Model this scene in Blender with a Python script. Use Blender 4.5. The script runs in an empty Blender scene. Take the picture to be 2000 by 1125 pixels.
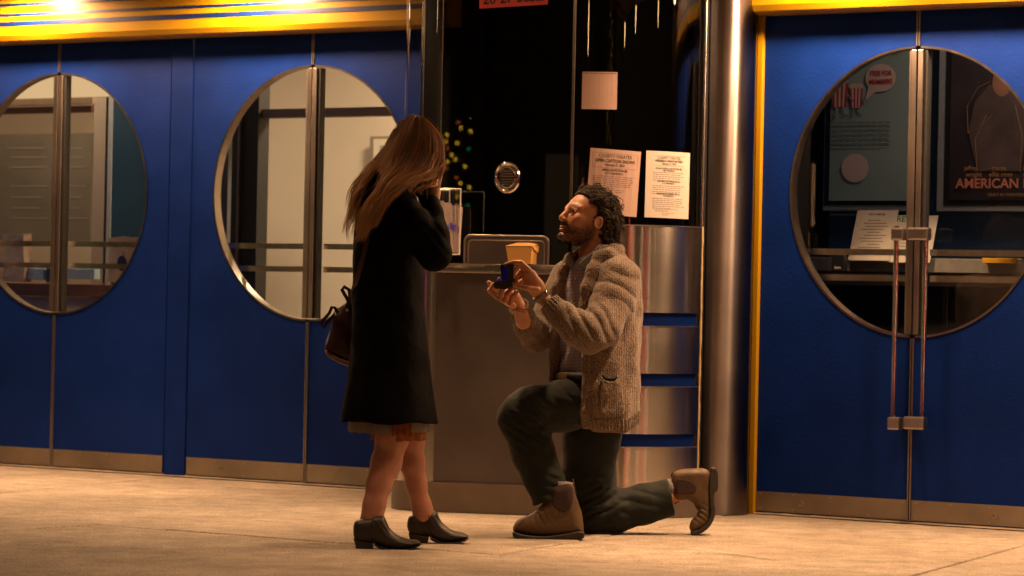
import bpy, bmesh, math, random
import numpy as np
from mathutils import Vector, Matrix

# ------------------------------------------------------------ camera, world, light, exposure
C = bpy.context.scene.collection
SC = bpy.context.scene
CAM_H = 0.954
FPX = 6472.0                      # focal length in pixels of a 2000 px wide frame
ROLL, PITCH = 0.02066, 0.0029
cam = bpy.data.cameras.new('camera'); camo = bpy.data.objects.new('camera', cam); C.objects.link(camo)
cam.sensor_width = 36.0; cam.lens = FPX / 2000 * 36
cam.clip_start = 0.1; cam.clip_end = 500
cam.dof.use_dof = True; cam.dof.focus_distance = 13.0; cam.dof.aperture_fstop = 5.0
camo.matrix_world = Matrix.Translation((0, 0, CAM_H)) @ Matrix.Rotation(math.pi/2 + PITCH, 4, 'X') @ Matrix.Rotation(ROLL, 4, 'Z')
SC.camera = camo

world = bpy.data.worlds.new('World'); SC.world = world; world.use_nodes = True
wn = world.node_tree; wn.nodes.clear()
sky = wn.nodes.new('ShaderNodeTexSky'); sky.sky_type = 'NISHITA'; sky.sun_disc = False
sky.sun_elevation = math.radians(-4); sky.sun_rotation = math.radians(200)
bgn = wn.nodes.new('ShaderNodeBackground'); bgn.inputs['Strength'].default_value = 0.1
won = wn.nodes.new('ShaderNodeOutputWorld')
wn.links.new(sky.outputs[0], bgn.inputs[0]); wn.links.new(bgn.outputs[0], won.inputs[0])
SC.view_settings.view_transform = 'Standard'; SC.view_settings.look = 'None'
SC.view_settings.exposure = 0.0; SC.view_settings.gamma = 1.0; SC.view_settings.use_curve_mapping = False
SC.cycles.max_bounces = 7; SC.cycles.glossy_bounces = 5; SC.cycles.transparent_max_bounces = 16
SC.cycles.sample_clamp_indirect = 4.0; SC.cycles.caustics_reflective = False; SC.cycles.caustics_refractive = False
SC.cycles.use_denoising = True

# facade frame: s runs along the theatre front, off = metres out from the door plane towards the street
Z0 = 15.80; PHI = math.atan(0.7204)
EX, EY = math.cos(PHI), -math.sin(PHI); NX, NY = -math.sin(PHI), -math.cos(PHI)
def W(s, off, z): return Vector((s*EX + off*NX, Z0 + s*EY + off*NY, z))
FM = Matrix(((EX, NX, 0, 0), (EY, NY, 0, Z0), (0, 0, 1, 0), (0, 0, 0, 1)))
# photograph direction -> point at a chosen real depth (used to measure the place)
def at(px, py, Y):
    u = px-1000.; v = py-562.5; c, s = math.cos(ROLL), math.sin(ROLL)
    uu = c*u+s*v; vv = -s*u+c*v; yc = -vv/FPX; xc = uu/FPX
    d = (xc, math.cos(PITCH)-yc*math.sin(PITCH), yc*math.cos(PITCH)+math.sin(PITCH)); t = Y/d[1]
    return Vector((d[0]*t, Y, CAM_H+d[2]*t))
def onwall(px, py, off=0.0):
    d = at(px, py, 1.0) - Vector((0, 0, CAM_H)); t = (off + Z0*NY)/(d.x*NX+d.y*NY); P = d*t
    return (P.x*EX + (P.y-Z0)*EY, P.z+CAM_H)      # s, z

LAMP_COL = (1.0, 0.58, 0.295)
# marquee downlights: (s, off, z, watts, radius)
MARQUEE_Z = 2.70
DOWNLIGHTS = [(-4.6, .34, 40), (-3.0, .34, 54), (-1.45, .34, 58), (.15, 1.3, 11), (1.95, .34, 66), (2.75, .34, 52), (3.5, .34, 48),
              (-3.9, 1.5, 40), (-2.3, 1.25, 66), (-.7, 1.9, 24), (1.1, 1.9, 32), (2.8, 1.6, 84),
              (-2.9, 3.3, 1), (-1.0, 3.3, 2), (.9, 3.3, 7), (2.8, 3.3, 22)]
LIGHT_GAIN = 1.0
for s_, o_, w_ in DOWNLIGHTS:
    near = o_ < .6
    l = bpy.data.lights.new('downlight_lamp', 'SPOT'); l.spot_size = math.radians(174 if near else 78); l.spot_blend = .35 if near else .9
    l.shadow_soft_size = .06; l.energy = w_*(2.6 if near else 5.5)*LIGHT_GAIN; l.color = LAMP_COL
    lo = bpy.data.objects.new('downlight_lamp', l); C.objects.link(lo); lo.location = W(s_, o_, 2.515 if near else MARQUEE_Z-.04)

# ------------------------------------------------------------ helpers
def setp(o, label=None, cat=None, group=None, kind=None):
    if label: o['label'] = label
    if cat: o['category'] = cat
    if group: o['group'] = group
    if kind: o['kind'] = kind
    return o
def link(name, me, mat=None, parent=None, smooth=False):
    o = bpy.data.objects.new(name, me); C.objects.link(o)
    if mat is not None and not me.materials: me.materials.append(mat)
    if parent is not None: o.parent = parent
    if smooth: me.shade_smooth()
    return o
def empty(name, loc=(0, 0, 0), label=None, cat=None, group=None, kind=None, mat=None):
    o = bpy.data.objects.new(name, None); C.objects.link(o); o.empty_display_size = .1
    if mat is not None: o.matrix_world = mat
    else: o.location = loc
    return setp(o, label, cat, group, kind)
def pydata(name, V, F, mat=None, parent=None, smooth=False):
    me = bpy.data.meshes.new(name); me.from_pydata([tuple(v) for v in V], [], [tuple(f) for f in F]); me.update()
    return link(name, me, mat, parent, smooth)
class MB:
    """collects shapes; T maps local coordinates to the parent's space"""
    def __init__(self, T=None): self.V = []; self.F = []; self.T = T or (lambda v: v)
    def add(self, V, F):
        n = len(self.V); self.V += [self.T(Vector(v)) for v in V]; self.F += [[i+n for i in f] for f in F]; return self
    def box(self, x0, x1, y0, y1, z0, z1, b=0.0):
        if b <= 0:
            V = [(x, y, z) for z in (z0, z1) for x, y in ((x0, y0), (x1, y0), (x1, y1), (x0, y1))]
            return self.add(V, [(3, 2, 1, 0), (4, 5, 6, 7), (0, 1, 5, 4), (1, 2, 6, 5), (2, 3, 7, 6), (3, 0, 4, 7)])
        bm = bmesh.new(); bmesh.ops.create_cube(bm, size=1)
        for v in bm.verts: v.co = Vector(((x0+x1)/2+v.co.x*(x1-x0), (y0+y1)/2+v.co.y*(y1-y0), (z0+z1)/2+v.co.z*(z1-z0)))
        bmesh.ops.bevel(bm, geom=list(bm.edges), offset=b, segments=2, affect='EDGES', profile=.5)
        bm.verts.index_update()
        self.add([v.co.copy() for v in bm.verts], [[v.index for v in f.verts] for f in bm.faces]); bm.free(); return self
    def prism(self, poly, z0, z1, caps=True):
        n = len(poly); V = [(x, y, z0) for x, y in poly]+[(x, y, z1) for x, y in poly]
        F = [(i, (i+1) % n, n+(i+1) % n, n+i) for i in range(n)]
        if caps: F += [tuple(range(n-1, -1, -1)), tuple(range(n, 2*n))]
        return self.add(V, F)
    def tube(self, pts, r, seg=10, caps=True):
        pts = [Vector(p) for p in pts]; V = []; F = []; n = len(pts)
        rr = r if hasattr(r, '__len__') else [r]*n; nrm = None
        for i, p in enumerate(pts):
            t = (pts[min(i+1, n-1)]-pts[max(i-1, 0)]).normalized()
            if nrm is None: nrm = t.orthogonal().normalized()
            nrm = (nrm - t*nrm.dot(t)).normalized(); bn = t.cross(nrm)
            for k in range(seg):
                a = 2*math.pi*k/seg; V.append(p+(nrm*math.cos(a)+bn*math.sin(a))*rr[i])
        for i in range(n-1):
            for k in range(seg): F.append((i*seg+k, i*seg+(k+1) % seg, (i+1)*seg+(k+1) % seg, (i+1)*seg+k))
        if caps: F += [tuple(range(seg-1, -1, -1)), tuple(range((n-1)*seg, n*seg))]
        return self.add(V, F)
    def lathe(self, prof, seg=24, M=None):
        M = M or Matrix.Identity(4); V = []; F = []; n = len(prof)
        for r, z in prof:
            for k in range(seg):
                a = 2*math.pi*k/seg; V.append(M @ Vector((r*math.cos(a), r*math.sin(a), z)))
        for i in range(n-1):
            for k in range(seg): F.append((i*seg+k, i*seg+(k+1) % seg, (i+1)*seg+(k+1) % seg, (i+1)*seg+k))
        F += [tuple(range(seg-1, -1, -1)), tuple(range((n-1)*seg, n*seg))]
        return self.add(V, F)
    def build(self, name, mat, parent=None, smooth=False, angle=None):
        o = pydata(name, self.V, self.F, mat, parent, smooth)
        bm = bmesh.new(); bm.from_mesh(o.data); bmesh.ops.recalc_face_normals(bm, faces=bm.faces); bm.to_mesh(o.data); bm.free()
        if angle:
            o.data.shade_smooth()
            try: o.data.set_sharp_from_angle(angle=math.radians(angle))
            except Exception: pass
        return o

# ------------------------------------------------------------ materials
def nodes(name):
    m = bpy.data.materials.new(name); m.use_nodes = True; nt = m.node_tree; b = nt.nodes['Principled BSDF']; return m, nt, b
def N(nt, t, **kw):
    n = nt.nodes.new(t)
    for k, v in kw.items():
        if k in n.inputs.keys(): n.inputs[k].default_value = v
        else: setattr(n, k, v)
    return n
def plain(name, col, rough=.5, metal=0.0, spec=.5, noise=.12, nscale=30, bump=0.0, bscale=200, coat=0, sheen=0, emit=None, es=0):
    m, nt, b = nodes(name); L = nt.links.new
    tc = N(nt, 'ShaderNodeTexCoord')
    nz = N(nt, 'ShaderNodeTexNoise', Scale=nscale, Detail=5.0)
    L(tc.outputs['Object'], nz.inputs['Vector'])
    mx = N(nt, 'ShaderNodeMixRGB', blend_type='MULTIPLY'); mx.inputs[0].default_value = 1
    mx.inputs[1].default_value = (*col, 1)
    mr = N(nt, 'ShaderNodeMapRange'); mr.inputs[3].default_value = 1-noise*1.6; mr.inputs[4].default_value = 1+noise*1.6
    L(nz.outputs[0], mr.inputs[0]); L(mr.outputs[0], mx.inputs[2]); L(mx.outputs[0], b.inputs['Base Color'])
    r2 = N(nt, 'ShaderNodeMapRange'); r2.inputs[3].default_value = max(.02, rough*(1-noise)); r2.inputs[4].default_value = min(1, rough*(1+noise))
    L(nz.outputs[0], r2.inputs[0]); L(r2.outputs[0], b.inputs['Roughness'])
    b.inputs['Metallic'].default_value = metal; b.inputs['Specular IOR Level'].default_value = spec
    b.inputs['Coat Weight'].default_value = coat; b.inputs['Sheen Weight'].default_value = sheen
    if emit: b.inputs['Emission Color'].default_value = (*emit, 1); b.inputs['Emission Strength'].default_value = es
    if bump:
        n2 = N(nt, 'ShaderNodeTexNoise', Scale=bscale, Detail=4.0); L(tc.outputs['Object'], n2.inputs['Vector'])
        bp = N(nt, 'ShaderNodeBump', Strength=bump, Distance=.004); L(n2.outputs[0], bp.inputs['Height']); L(bp.outputs[0], b.inputs['Normal'])
    return m
def emission(name, col, s):
    m = bpy.data.materials.new(name); m.use_nodes = True; nt = m.node_tree; nt.nodes.clear()
    e = N(nt, 'ShaderNodeEmission', Color=(*col, 1), Strength=s); o = N(nt, 'ShaderNodeOutputMaterial'); nt.links.new(e.outputs[0], o.inputs[0]); return m
def glass(name, tint=(.9, .93, .92), rough=0.0, gain=1.0):
    m = bpy.data.materials.new(name); m.use_nodes = True; nt = m.node_tree; nt.nodes.clear(); L = nt.links.new
    lw = N(nt, 'ShaderNodeLayerWeight', Blend=.5); pw = N(nt, 'ShaderNodeMath', operation='POWER'); pw.inputs[1].default_value = 5; L(lw.outputs['Facing'], pw.inputs[0])
    mu = N(nt, 'ShaderNodeMath', operation='MULTIPLY_ADD'); mu.inputs[1].default_value = .93; mu.inputs[2].default_value = .075*gain; mu.use_clamp = True
    tr = N(nt, 'ShaderNodeBsdfTransparent', Color=(*tint, 1)); gl = N(nt, 'ShaderNodeBsdfGlossy', Roughness=rough)
    mx = N(nt, 'ShaderNodeMixShader'); o = N(nt, 'ShaderNodeOutputMaterial')
    L(pw.outputs[0], mu.inputs[0]); L(mu.outputs[0], mx.inputs[0]); L(tr.outputs[0], mx.inputs[1]); L(gl.outputs[0], mx.inputs[2]); L(mx.outputs[0], o.inputs[0]); return m
def brushed(name, col, rough=.28, aniso=.8, vertical_smear=True, streak=.25, dirt=.2):
    """stainless steel brushed horizontally: highlights smear up and down"""
    m, nt, b = nodes(name); L = nt.links.new
    tc = N(nt, 'ShaderNodeTexCoord'); mp = N(nt, 'ShaderNodeMapping'); mp.inputs['Scale'].default_value = (3, 3, 420)
    L(tc.outputs['Object'], mp.inputs[0]); nz = N(nt, 'ShaderNodeTexNoise', Scale=1.0, Detail=3.0); L(mp.outputs[0], nz.inputs['Vector'])
    n2 = N(nt, 'ShaderNodeTexNoise', Scale=3.5, Detail=6.0); L(tc.outputs['Object'], n2.inputs['Vector'])
    mr = N(nt, 'ShaderNodeMapRange'); mr.inputs[3].default_value = rough*(1-streak); mr.inputs[4].default_value = rough*(1+streak); L(nz.outputs[0], mr.inputs[0])
    ad = N(nt, 'ShaderNodeMath', operation='MULTIPLY_ADD'); L(n2.outputs[0], ad.inputs[0]); ad.inputs[1].default_value = dirt*.3; L(mr.outputs[0], ad.inputs[2]); L(ad.outputs[0], b.inputs['Roughness'])
    mx = N(nt, 'ShaderNodeMixRGB', blend_type='MULTIPLY'); mx.inputs[0].default_value = 1; mx.inputs[1].default_value = (*col, 1)
    m3 = N(nt, 'ShaderNodeMapRange'); m3.inputs[1].default_value = .3; m3.inputs[2].default_value = .7; m3.inputs[3].default_value = 1-dirt; m3.inputs[4].default_value = 1; L(n2.outputs[0], m3.inputs[0]); L(m3.outputs[0], mx.inputs[2]); L(mx.outputs[0], b.inputs['Base Color'])
    b.inputs['Metallic'].default_value = 1
    tg = N(nt, 'ShaderNodeTangent', direction_type='RADIAL', axis='Z'); L(tg.outputs[0], b.inputs['Tangent'])
    b.inputs['Anisotropic'].default_value = aniso; b.inputs['Anisotropic Rotation'].default_value = .25
    bp = N(nt, 'ShaderNodeBump', Strength=.03, Distance=.0006); L(nz.outputs[0], bp.inputs['Height']); L(bp.outputs[0], b.inputs['Normal'])
    return m
M = {}
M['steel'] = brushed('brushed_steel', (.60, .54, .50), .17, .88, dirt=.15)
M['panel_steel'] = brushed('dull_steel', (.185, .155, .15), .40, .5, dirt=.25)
M['plinth'] = plain('plinth_metal', (.20, .155, .125), .55, .6, noise=.15, nscale=12, bump=.1)
M['kick'] = brushed('kick_plate_steel', (.42, .35, .28), .45, .3, dirt=.35)
M['chrome'] = plain('chrome', (.72, .70, .68), .08, 1, noise=.05)
M['satin'] = plain('satin_steel', (.5, .46, .42), .3, 1, noise=.1)
M['blue'] = plain('blue_enamel', (.0034, .022, .175), .5, 0, .10, noise=.26, nscale=3.0, bump=.3, bscale=70)
M['blue_post'] = plain('blue_post_paint', (.0034, .021, .165), .5, 0, .1, noise=.14, nscale=9, bump=.25, bscale=60)
M['yellow'] = plain('yellow_enamel', (.42, .225, .002), .30, 0, .5, noise=.05, nscale=5, bump=.06, bscale=40)
M['stripe'] = plain('blue_stripe_enamel', (.003, .015, .10), .35, noise=.06)
M['black'] = plain('black_rubber', (.012, .012, .013), .6)
M['dark'] = plain('dark_paint', (.02, .02, .024), .5)
M['pane'] = glass('window_glass', (.93, .94, .92), 0, 1.0)
M['booth_pane'] = glass('booth_glass', (.72, .75, .76), 0.0, 1.1)
M['acrylic'] = glass('clear_acrylic', (.95, .94, .93), .0, .9)
M['acrylic_edge'] = plain('acrylic_edge', (.75, .7, .68), .2, 0, .8)
M['paper'] = plain('white_paper', (.56, .50, .45), .7, noise=.03)
M['pink_paper'] = plain('pink_paper', (.60, .41, .36), .7, noise=.03)
M['ink'] = plain('black_ink', (.05, .04, .04), .8, noise=0)
M['grey_ink'] = plain('grey_ink', (.30, .25, .23), .8, noise=0)
M['card'] = plain('kraft_card', (.52, .27, .07), .75, noise=.06, nscale=60, bump=.1)
M['red_sign'] = plain('red_sign_paper', (.75, .10, .09), .6, noise=.03)
def ground_mat(name, col, patch=1.0):
    m, nt, b = nodes(name); L = nt.links.new; tc = N(nt, 'ShaderNodeTexCoord')
    a = N(nt, 'ShaderNodeTexNoise', Scale=1.1, Detail=7.0, Roughness=.62); L(tc.outputs['Object'], a.inputs['Vector'])
    d = N(nt, 'ShaderNodeTexNoise', Scale=7.0, Detail=8.0, Roughness=.7); L(tc.outputs['Object'], d.inputs['Vector'])
    f = N(nt, 'ShaderNodeTexNoise', Scale=110.0, Detail=6.0); L(tc.outputs['Object'], f.inputs['Vector'])
    v = N(nt, 'ShaderNodeTexVoronoi', Scale=55.0); L(tc.outputs['Object'], v.inputs['Vector'])
    r1 = N(nt, 'ShaderNodeValToRGB'); e = r1.color_ramp.elements
    e[0].position = .28; e[0].color = (col[0]*.55, col[1]*.52, col[2]*.48, 1); e[1].position = .66; e[1].color = (*col, 1); L(a.outputs[0], r1.inputs[0])
    r2 = N(nt, 'ShaderNodeMapRange'); r2.inputs[1].default_value = .3; r2.inputs[2].default_value = .62; r2.inputs[3].default_value = .62; r2.inputs[4].default_value = 1.05; L(d.outputs[0], r2.inputs[0])
    r3 = N(nt, 'ShaderNodeMapRange'); r3.inputs[1].default_value = .3; r3.inputs[2].default_value = .7; r3.inputs[3].default_value = .60; r3.inputs[4].default_value = 1.28; L(f.outputs[0], r3.inputs[0])
    r4 = N(nt, 'ShaderNodeMapRange'); r4.inputs[1].default_value = .0; r4.inputs[2].default_value = .14; r4.inputs[3].default_value = .55; r4.inputs[4].default_value = 1.0; L(v.outputs[0], r4.inputs[0])
    m1 = N(nt, 'ShaderNodeMath', operation='MULTIPLY'); L(r2.outputs[0], m1.inputs[0]); L(r3.outputs[0], m1.inputs[1])
    m2 = N(nt, 'ShaderNodeMath', operation='MULTIPLY'); L(m1.outputs[0], m2.inputs[0]); L(r4.outputs[0], m2.inputs[1])
    mx = N(nt, 'ShaderNodeMixRGB', blend_type='MULTIPLY'); mx.inputs[0].default_value = patch; L(r1.outputs[0], mx.inputs[1]); L(m2.outputs[0], mx.inputs[2]); L(mx.outputs[0], b.inputs['Base Color'])
    b.inputs['Roughness'].default_value = .72; b.inputs['Specular IOR Level'].default_value = .35
    ad = N(nt, 'ShaderNodeMath', operation='ADD'); L(d.outputs[0], ad.inputs[0]); L(f.outputs[0], ad.inputs[1])
    bp = N(nt, 'ShaderNodeBump', Strength=.8, Distance=.012); L(ad.outputs[0], bp.inputs['Height']); L(bp.outputs[0], b.inputs['Normal'])
    return m
M['concrete'] = ground_mat('concrete', (.52, .43, .34))
M['asphalt'] = ground_mat('asphalt', (.055, .055, .058))

def text_mesh(txt, size, font_bold=False, align='CENTER', width=None, xs=1.0):
    cu = bpy.data.curves.new('lettering', 'FONT'); cu.body = txt; cu.size = size; cu.align_x = align; cu.extrude = 0.0
    if font_bold: cu.offset = size*.022
    cu.resolution_u = 3
    o = bpy.data.objects.new('lettering', cu); C.objects.link(o); bpy.context.view_layer.update()
    me = bpy.data.meshes.new_from_object(o.evaluated_get(bpy.context.evaluated_depsgraph_get()))
    C.objects.unlink(o); bpy.data.objects.remove(o)
    V = [Vector(v.co) for v in me.vertices]; F = [list(p.vertices) for p in me.polygons]
    if width and V:
        w = max(v.x for v in V)-min(v.x for v in V); k = width/max(w, 1e-6)
        for v in V: v.x *= k
    return V, F
def print_on(name, items, fmap, mat, parent, eps=.0006):
    """items: (text, u, v, size, bold, width) laid on a surface given by fmap(u, v, lift)"""
    V = []; F = []
    for it in items:
        if it[0] == '#line':
            _, u, v, w, h = it; n = len(V); k = 6
            for i in range(k+1):
                uu = u-w/2+w*i/k; V += [fmap(uu, v-h/2, eps), fmap(uu, v+h/2, eps)]
            F += [(n+2*i, n+2*i+2, n+2*i+3, n+2*i+1) for i in range(k)]
        else:
            t, u, v, size, bold, width = it; tv, tf = text_mesh(t, size, bold, 'CENTER', width); n = len(V)
            if tv:
                cx = (max(a.x for a in tv)+min(a.x for a in tv))/2
                V += [fmap(u+a.x-cx, v+a.y, eps) for a in tv]; F += [[i+n for i in f] for f in tf]
    return pydata(name, V, F, mat, parent)

# ------------------------------------------------------------ signed-distance modelling for people
RNG = np.random.RandomState(7)
LAT = RNG.rand(32, 32, 32).astype(np.float32)
def vnoise(P, f, seed=0):
    Q = P*f + seed*7.31; i = np.floor(Q).astype(np.int64); t = (Q-i).astype(np.float32); t = t*t*(3-2*t); i %= 32; j = (i+1) % 32
    def g(a, b, c): return LAT[a, b, c]
    x0, y0, z0 = i.T; x1, y1, z1 = j.T; tx, ty, tz = t.T
    a = g(x0, y0, z0)*(1-tx)+g(x1, y0, z0)*tx; b = g(x0, y1, z0)*(1-tx)+g(x1, y1, z0)*tx
    c = g(x0, y0, z1)*(1-tx)+g(x1, y0, z1)*tx; d = g(x0, y1, z1)*(1-tx)+g(x1, y1, z1)*tx
    return ((a*(1-ty)+b*ty)*(1-tz)+(c*(1-ty)+d*ty)*tz)*2-1
def smin(a, b, k):
    if k <= 0: return np.minimum(a, b)
    h = np.clip(.5+.5*(b-a)/k, 0, 1); return b*(1-h)+a*h-k*h*(1-h)
def smax(a, b, k): return -smin(-a, -b, k)
def arr(v): return np.array(tuple(v), dtype=np.float32)
def cap(P, a, b, ra, rb, flat=None):
    a = arr(a); b = arr(b); ba = b-a; pa = P-a
    if flat is not None:
        w, s = flat; w = arr(w); w = w/np.linalg.norm(w); dd = (pa@w)[:, None]; 
        off = ba@w; t0 = np.clip(pa@ba/(ba@ba), 0, 1)
        rel = dd[:, 0]-t0*off; pa = pa + (1/s-1)*rel[:, None]*w
    t = np.clip(pa@ba/(ba@ba+1e-9), 0, 1); return np.linalg.norm(pa-t[:, None]*ba, axis=1)-(ra+(rb-ra)*t)
def ell(P, c, r, R=None):
    q = P-arr(c)
    if R is not None: q = q@np.array(R, dtype=np.float32).T
    r = arr(r); k0 = np.linalg.norm(q/r, axis=1); k1 = np.linalg.norm(q/(r*r), axis=1)+1e-9; return k0*(k0-1)/k1
def chain(P, pts, k=.02, flat=None):
    d = None
    for (a, ra), (b, rb) in zip(pts[:-1], pts[1:]):
        e = cap(P, a, b, ra, rb, flat); d = e if d is None else smin(d, e, k)
    return d
def stack(P, zs, cx, cy, ra, rb, side=(1, 0), fwd=(0, 1), pw=2.0, fold=None):
    z = P[:, 2]; o = np.argsort(zs); zs = np.array(zs)[o]
    f = lambda v: np.interp(z, zs, np.array(v)[o])
    X = P[:, 0]-f(cx); Y = P[:, 1]-f(cy); a = X*side[0]+Y*side[1]; b = X*fwd[0]+Y*fwd[1]; A = f(ra); B = f(rb)
    if fold is not None:
        th = np.arctan2(b/B, a/A); g = 1+fold(th, z); A = A*g; B = B*g
    k = (np.abs(a/A)**pw+np.abs(b/B)**pw)**(1/pw); return (k-1)*np.minimum(A, B), a, b
def poly2d(px, pz, poly):
    d = np.full(px.shape, 1e9, np.float32); s = np.ones(px.shape, np.float32); n = len(poly)
    for i in range(n):
        ax, az = poly[i]; bx, bz = poly[i-1]; ex, ez = bx-ax, bz-az; wx = px-ax; wz = pz-az
        t = np.clip((wx*ex+wz*ez)/(ex*ex+ez*ez+1e-12), 0, 1); qx = wx-ex*t; qz = wz-ez*t; d = np.minimum(d, qx*qx+qz*qz)
        c1 = pz >= az; c2 = pz < bz; c3 = ex*wz > ez*wx
        s = np.where((c1 & c2 & c3) | (~c1 & ~c2 & ~c3), -s, s)
    return s*np.sqrt(d)
def inflate(P, poly, yc, hw, r):
    """side outline given in the x-z plane, given real thickness and rounded edges"""
    d2 = poly2d(P[:, 0], P[:, 2], poly); dy = np.abs(P[:, 1]-yc)-hw
    a = d2+r; b = dy+r; return np.minimum(np.maximum(a, b), 0)+np.sqrt(np.maximum(a, 0)**2+np.maximum(b, 0)**2)-r
def nets(field, lo, hi, h):
    lo = np.array(tuple(lo), float); hi = np.array(tuple(hi), float); B = 4
    nb = np.ceil((hi-lo)/(B*h)).astype(int)+1
    bx = [lo[i]+(np.arange(nb[i])*B+(B-1)/2)*h for i in range(3)]
    G = np.stack(np.meshgrid(*bx, indexing='ij'), -1).reshape(-1, 3).astype(np.float32)
    D = field(G); act = np.abs(D) < B*h*1.9
    F = np.where(D < 0, -1., 1.).astype(np.float32).reshape(nb)
    F = np.repeat(F[:, None], B, 1).reshape(nb[0]*B, nb[1], nb[2]); F = np.repeat(F[:, :, None], B, 2).reshape(nb[0]*B, nb[1]*B, nb[2]); F = np.repeat(F[:, :, :, None], B, 3).reshape(nb[0]*B, nb[1]*B, nb[2]*B)
    idx = np.argwhere(act.reshape(nb)); o = np.stack(np.meshgrid(*[np.arange(B)]*3, indexing='ij'), -1).reshape(-1, 3)
    I = (idx[:, None]*B+o[None]).reshape(-1, 3); P = (lo+I*h).astype(np.float32)
    F[I[:, 0], I[:, 1], I[:, 2]] = field(P)
    S = F < 0
    c = [(i, j, k) for i in (0, 1) for j in (0, 1) for k in (0, 1)]
    n = np.array(F.shape)-1; sl = lambda A, t: A[t[0]:t[0]+n[0], t[1]:t[1]+n[1], t[2]:t[2]+n[2]]
    cnt = sum(sl(S, t).astype(np.int8) for t in c); cell = np.argwhere((cnt > 0) & (cnt < 8))
    acc = np.zeros((len(cell), 3)); w = np.zeros(len(cell))
    for t in c:
        for ax in range(3):
            if t[ax]: continue
            u = list(t); u[ax] = 1
            fa = F[tuple((cell+t).T)]; fb = F[tuple((cell+u).T)]; m = (fa < 0) != (fb < 0)
            r = np.where(m, fa/np.where(m, fa-fb, 1), 0); p = np.tile(np.array(t, float), (len(cell), 1)); p[:, ax] += r
            acc += p*m[:, None]; w += m
    V = lo+(cell+acc/w[:, None])*h
    ids = -np.ones(tuple(n), np.int64); ids[tuple(cell.T)] = np.arange(len(cell)); Q = []
    for ax in range(3):
        b, d = [(1, 2), (2, 0), (0, 1)][ax]
        sh = [slice(1, None) if i != ax else slice(0, -1) for i in range(3)]; sh = [slice(1, -1) if i != ax else slice(0, -1) for i in range(3)]
        A = S[tuple(sh)]; s2 = list(sh); s2[ax] = slice(1, None); Bm = S[tuple(s2)]
        e = np.argwhere(A != Bm)
        if not len(e): continue
        e = e+np.array([1 if i != ax else 0 for i in range(3)]); fl = S[tuple(e.T)]
        ob = np.zeros(3, int); ob[b] = 1; od = np.zeros(3, int); od[d] = 1
        q = np.stack([ids[tuple((e-ob-od).T)], ids[tuple((e-od).T)], ids[tuple(e.T)], ids[tuple((e-ob).T)]], 1)
        q = np.where(fl[:, None], q, q[:, ::-1]); Q.append(q[(q >= 0).all(1)])
    return V, np.concatenate(Q)
def np_mesh(name, V, Q, mat, parent=None, smooth=True, col=None):
    me = bpy.data.meshes.new(name); k = Q.shape[1]
    me.vertices.add(len(V)); me.vertices.foreach_set('co', V.astype(np.float32).ravel())
    me.loops.add(len(Q)*k); me.loops.foreach_set('vertex_index', Q.astype(np.int32).ravel())
    me.polygons.add(len(Q)); me.polygons.foreach_set('loop_start', np.arange(0, len(Q)*k, k, dtype=np.int32))
    me.update(calc_edges=True); me.validate()
    if col is not None:
        a = me.color_attributes.new('Col', 'FLOAT_COLOR', 'POINT'); a.data.foreach_set('color', np.concatenate([col, np.ones((len(col), 1))], 1).astype(np.float32).ravel())
    return link(name, me, mat, parent, smooth)
def relax(V, Q, n=1, lam=.5):
    for _ in range(n):
        A = np.zeros_like(V); c = np.zeros(len(V))
        for i in range(4):
            j = (i+1) % 4; np.add.at(A, Q[:, i], V[Q[:, j]]); np.add.at(c, Q[:, i], 1); np.add.at(A, Q[:, j], V[Q[:, i]]); np.add.at(c, Q[:, j], 1)
        V = V*(1-lam)+lam*A/c[:, None]
    return V
def sdf(name, field, lo, hi, h, mat, parent, rel=1, colf=None):
    V, Q = nets(field, lo, hi, h); V = relax(V, Q, rel)
    return np_mesh(name, V, Q, mat, parent, True, None if colf is None else colf(V))
# per-root vertex shift: children meshes are written in world coordinates and moved to their root's frame
_link0 = link
def link(name, me, mat=None, parent=None, smooth=False):
    if parent is not None:
        r = parent
        while r.parent is not None: r = r.parent
        if r.location.length > 0: me.transform(Matrix.Translation(-r.location)); me.update()
    return _link0(name, me, mat, parent, smooth)

# ------------------------------------------------------------ ground
sw = empty('sidewalk', (0, 0, 0), kind='structure')
T3 = lambda v: W(v.x, v.y, v.z)
m = MB(T3); m.box(-14, 14, -.3, 8.0, -.16, -.016); m.build('slab_bed', M['black'], sw)
random.seed(3)
def slab(s0, s1, o0, o1, sk0, sk1):
    g = .006
    def pt(s, o, sk, z): return (s+sk*(o-1.5), o, z)
    P = [pt(s0+g, o0+g, sk0, 0), pt(s1-g, o0+g, sk1, 0), pt(s1-g, o1-g, sk1, 0), pt(s0+g, o1-g, sk0, 0)]
    mb = MB(T3); n = 10; V = []; F = []
    dz = random.uniform(-.003, .001)
    for zz, ins in ((-.1, 0), (dz-.005, 0), (dz, .007)):
        cx = sum(p[0] for p in P)/4; cy = sum(p[1] for p in P)/4
        for p in P: V.append((p[0]+(ins if p[0] < cx else -ins), p[1]+(ins if p[1] < cy else -ins), zz))
    F = [(0, 1, 5, 4), (1, 2, 6, 5), (2, 3, 7, 6), (3, 0, 4, 7), (4, 5, 9, 8), (5, 6, 10, 9), (6, 7, 11, 10), (7, 4, 8, 11), (8, 9, 10, 11)]
    mb.add(V, F); mb.build('slab', M['concrete'], sw)
rows = [(-.02, 2.87), (2.87, 5.5), (5.5, 7.9)]
cuts = [-12.2, -10.5, -8.75, -7.0, -5.2, -3.45, -1.73, .03, 1.68, 3.30, 5.05, 6.8, 8.55, 10.3, 12.0]
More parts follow.
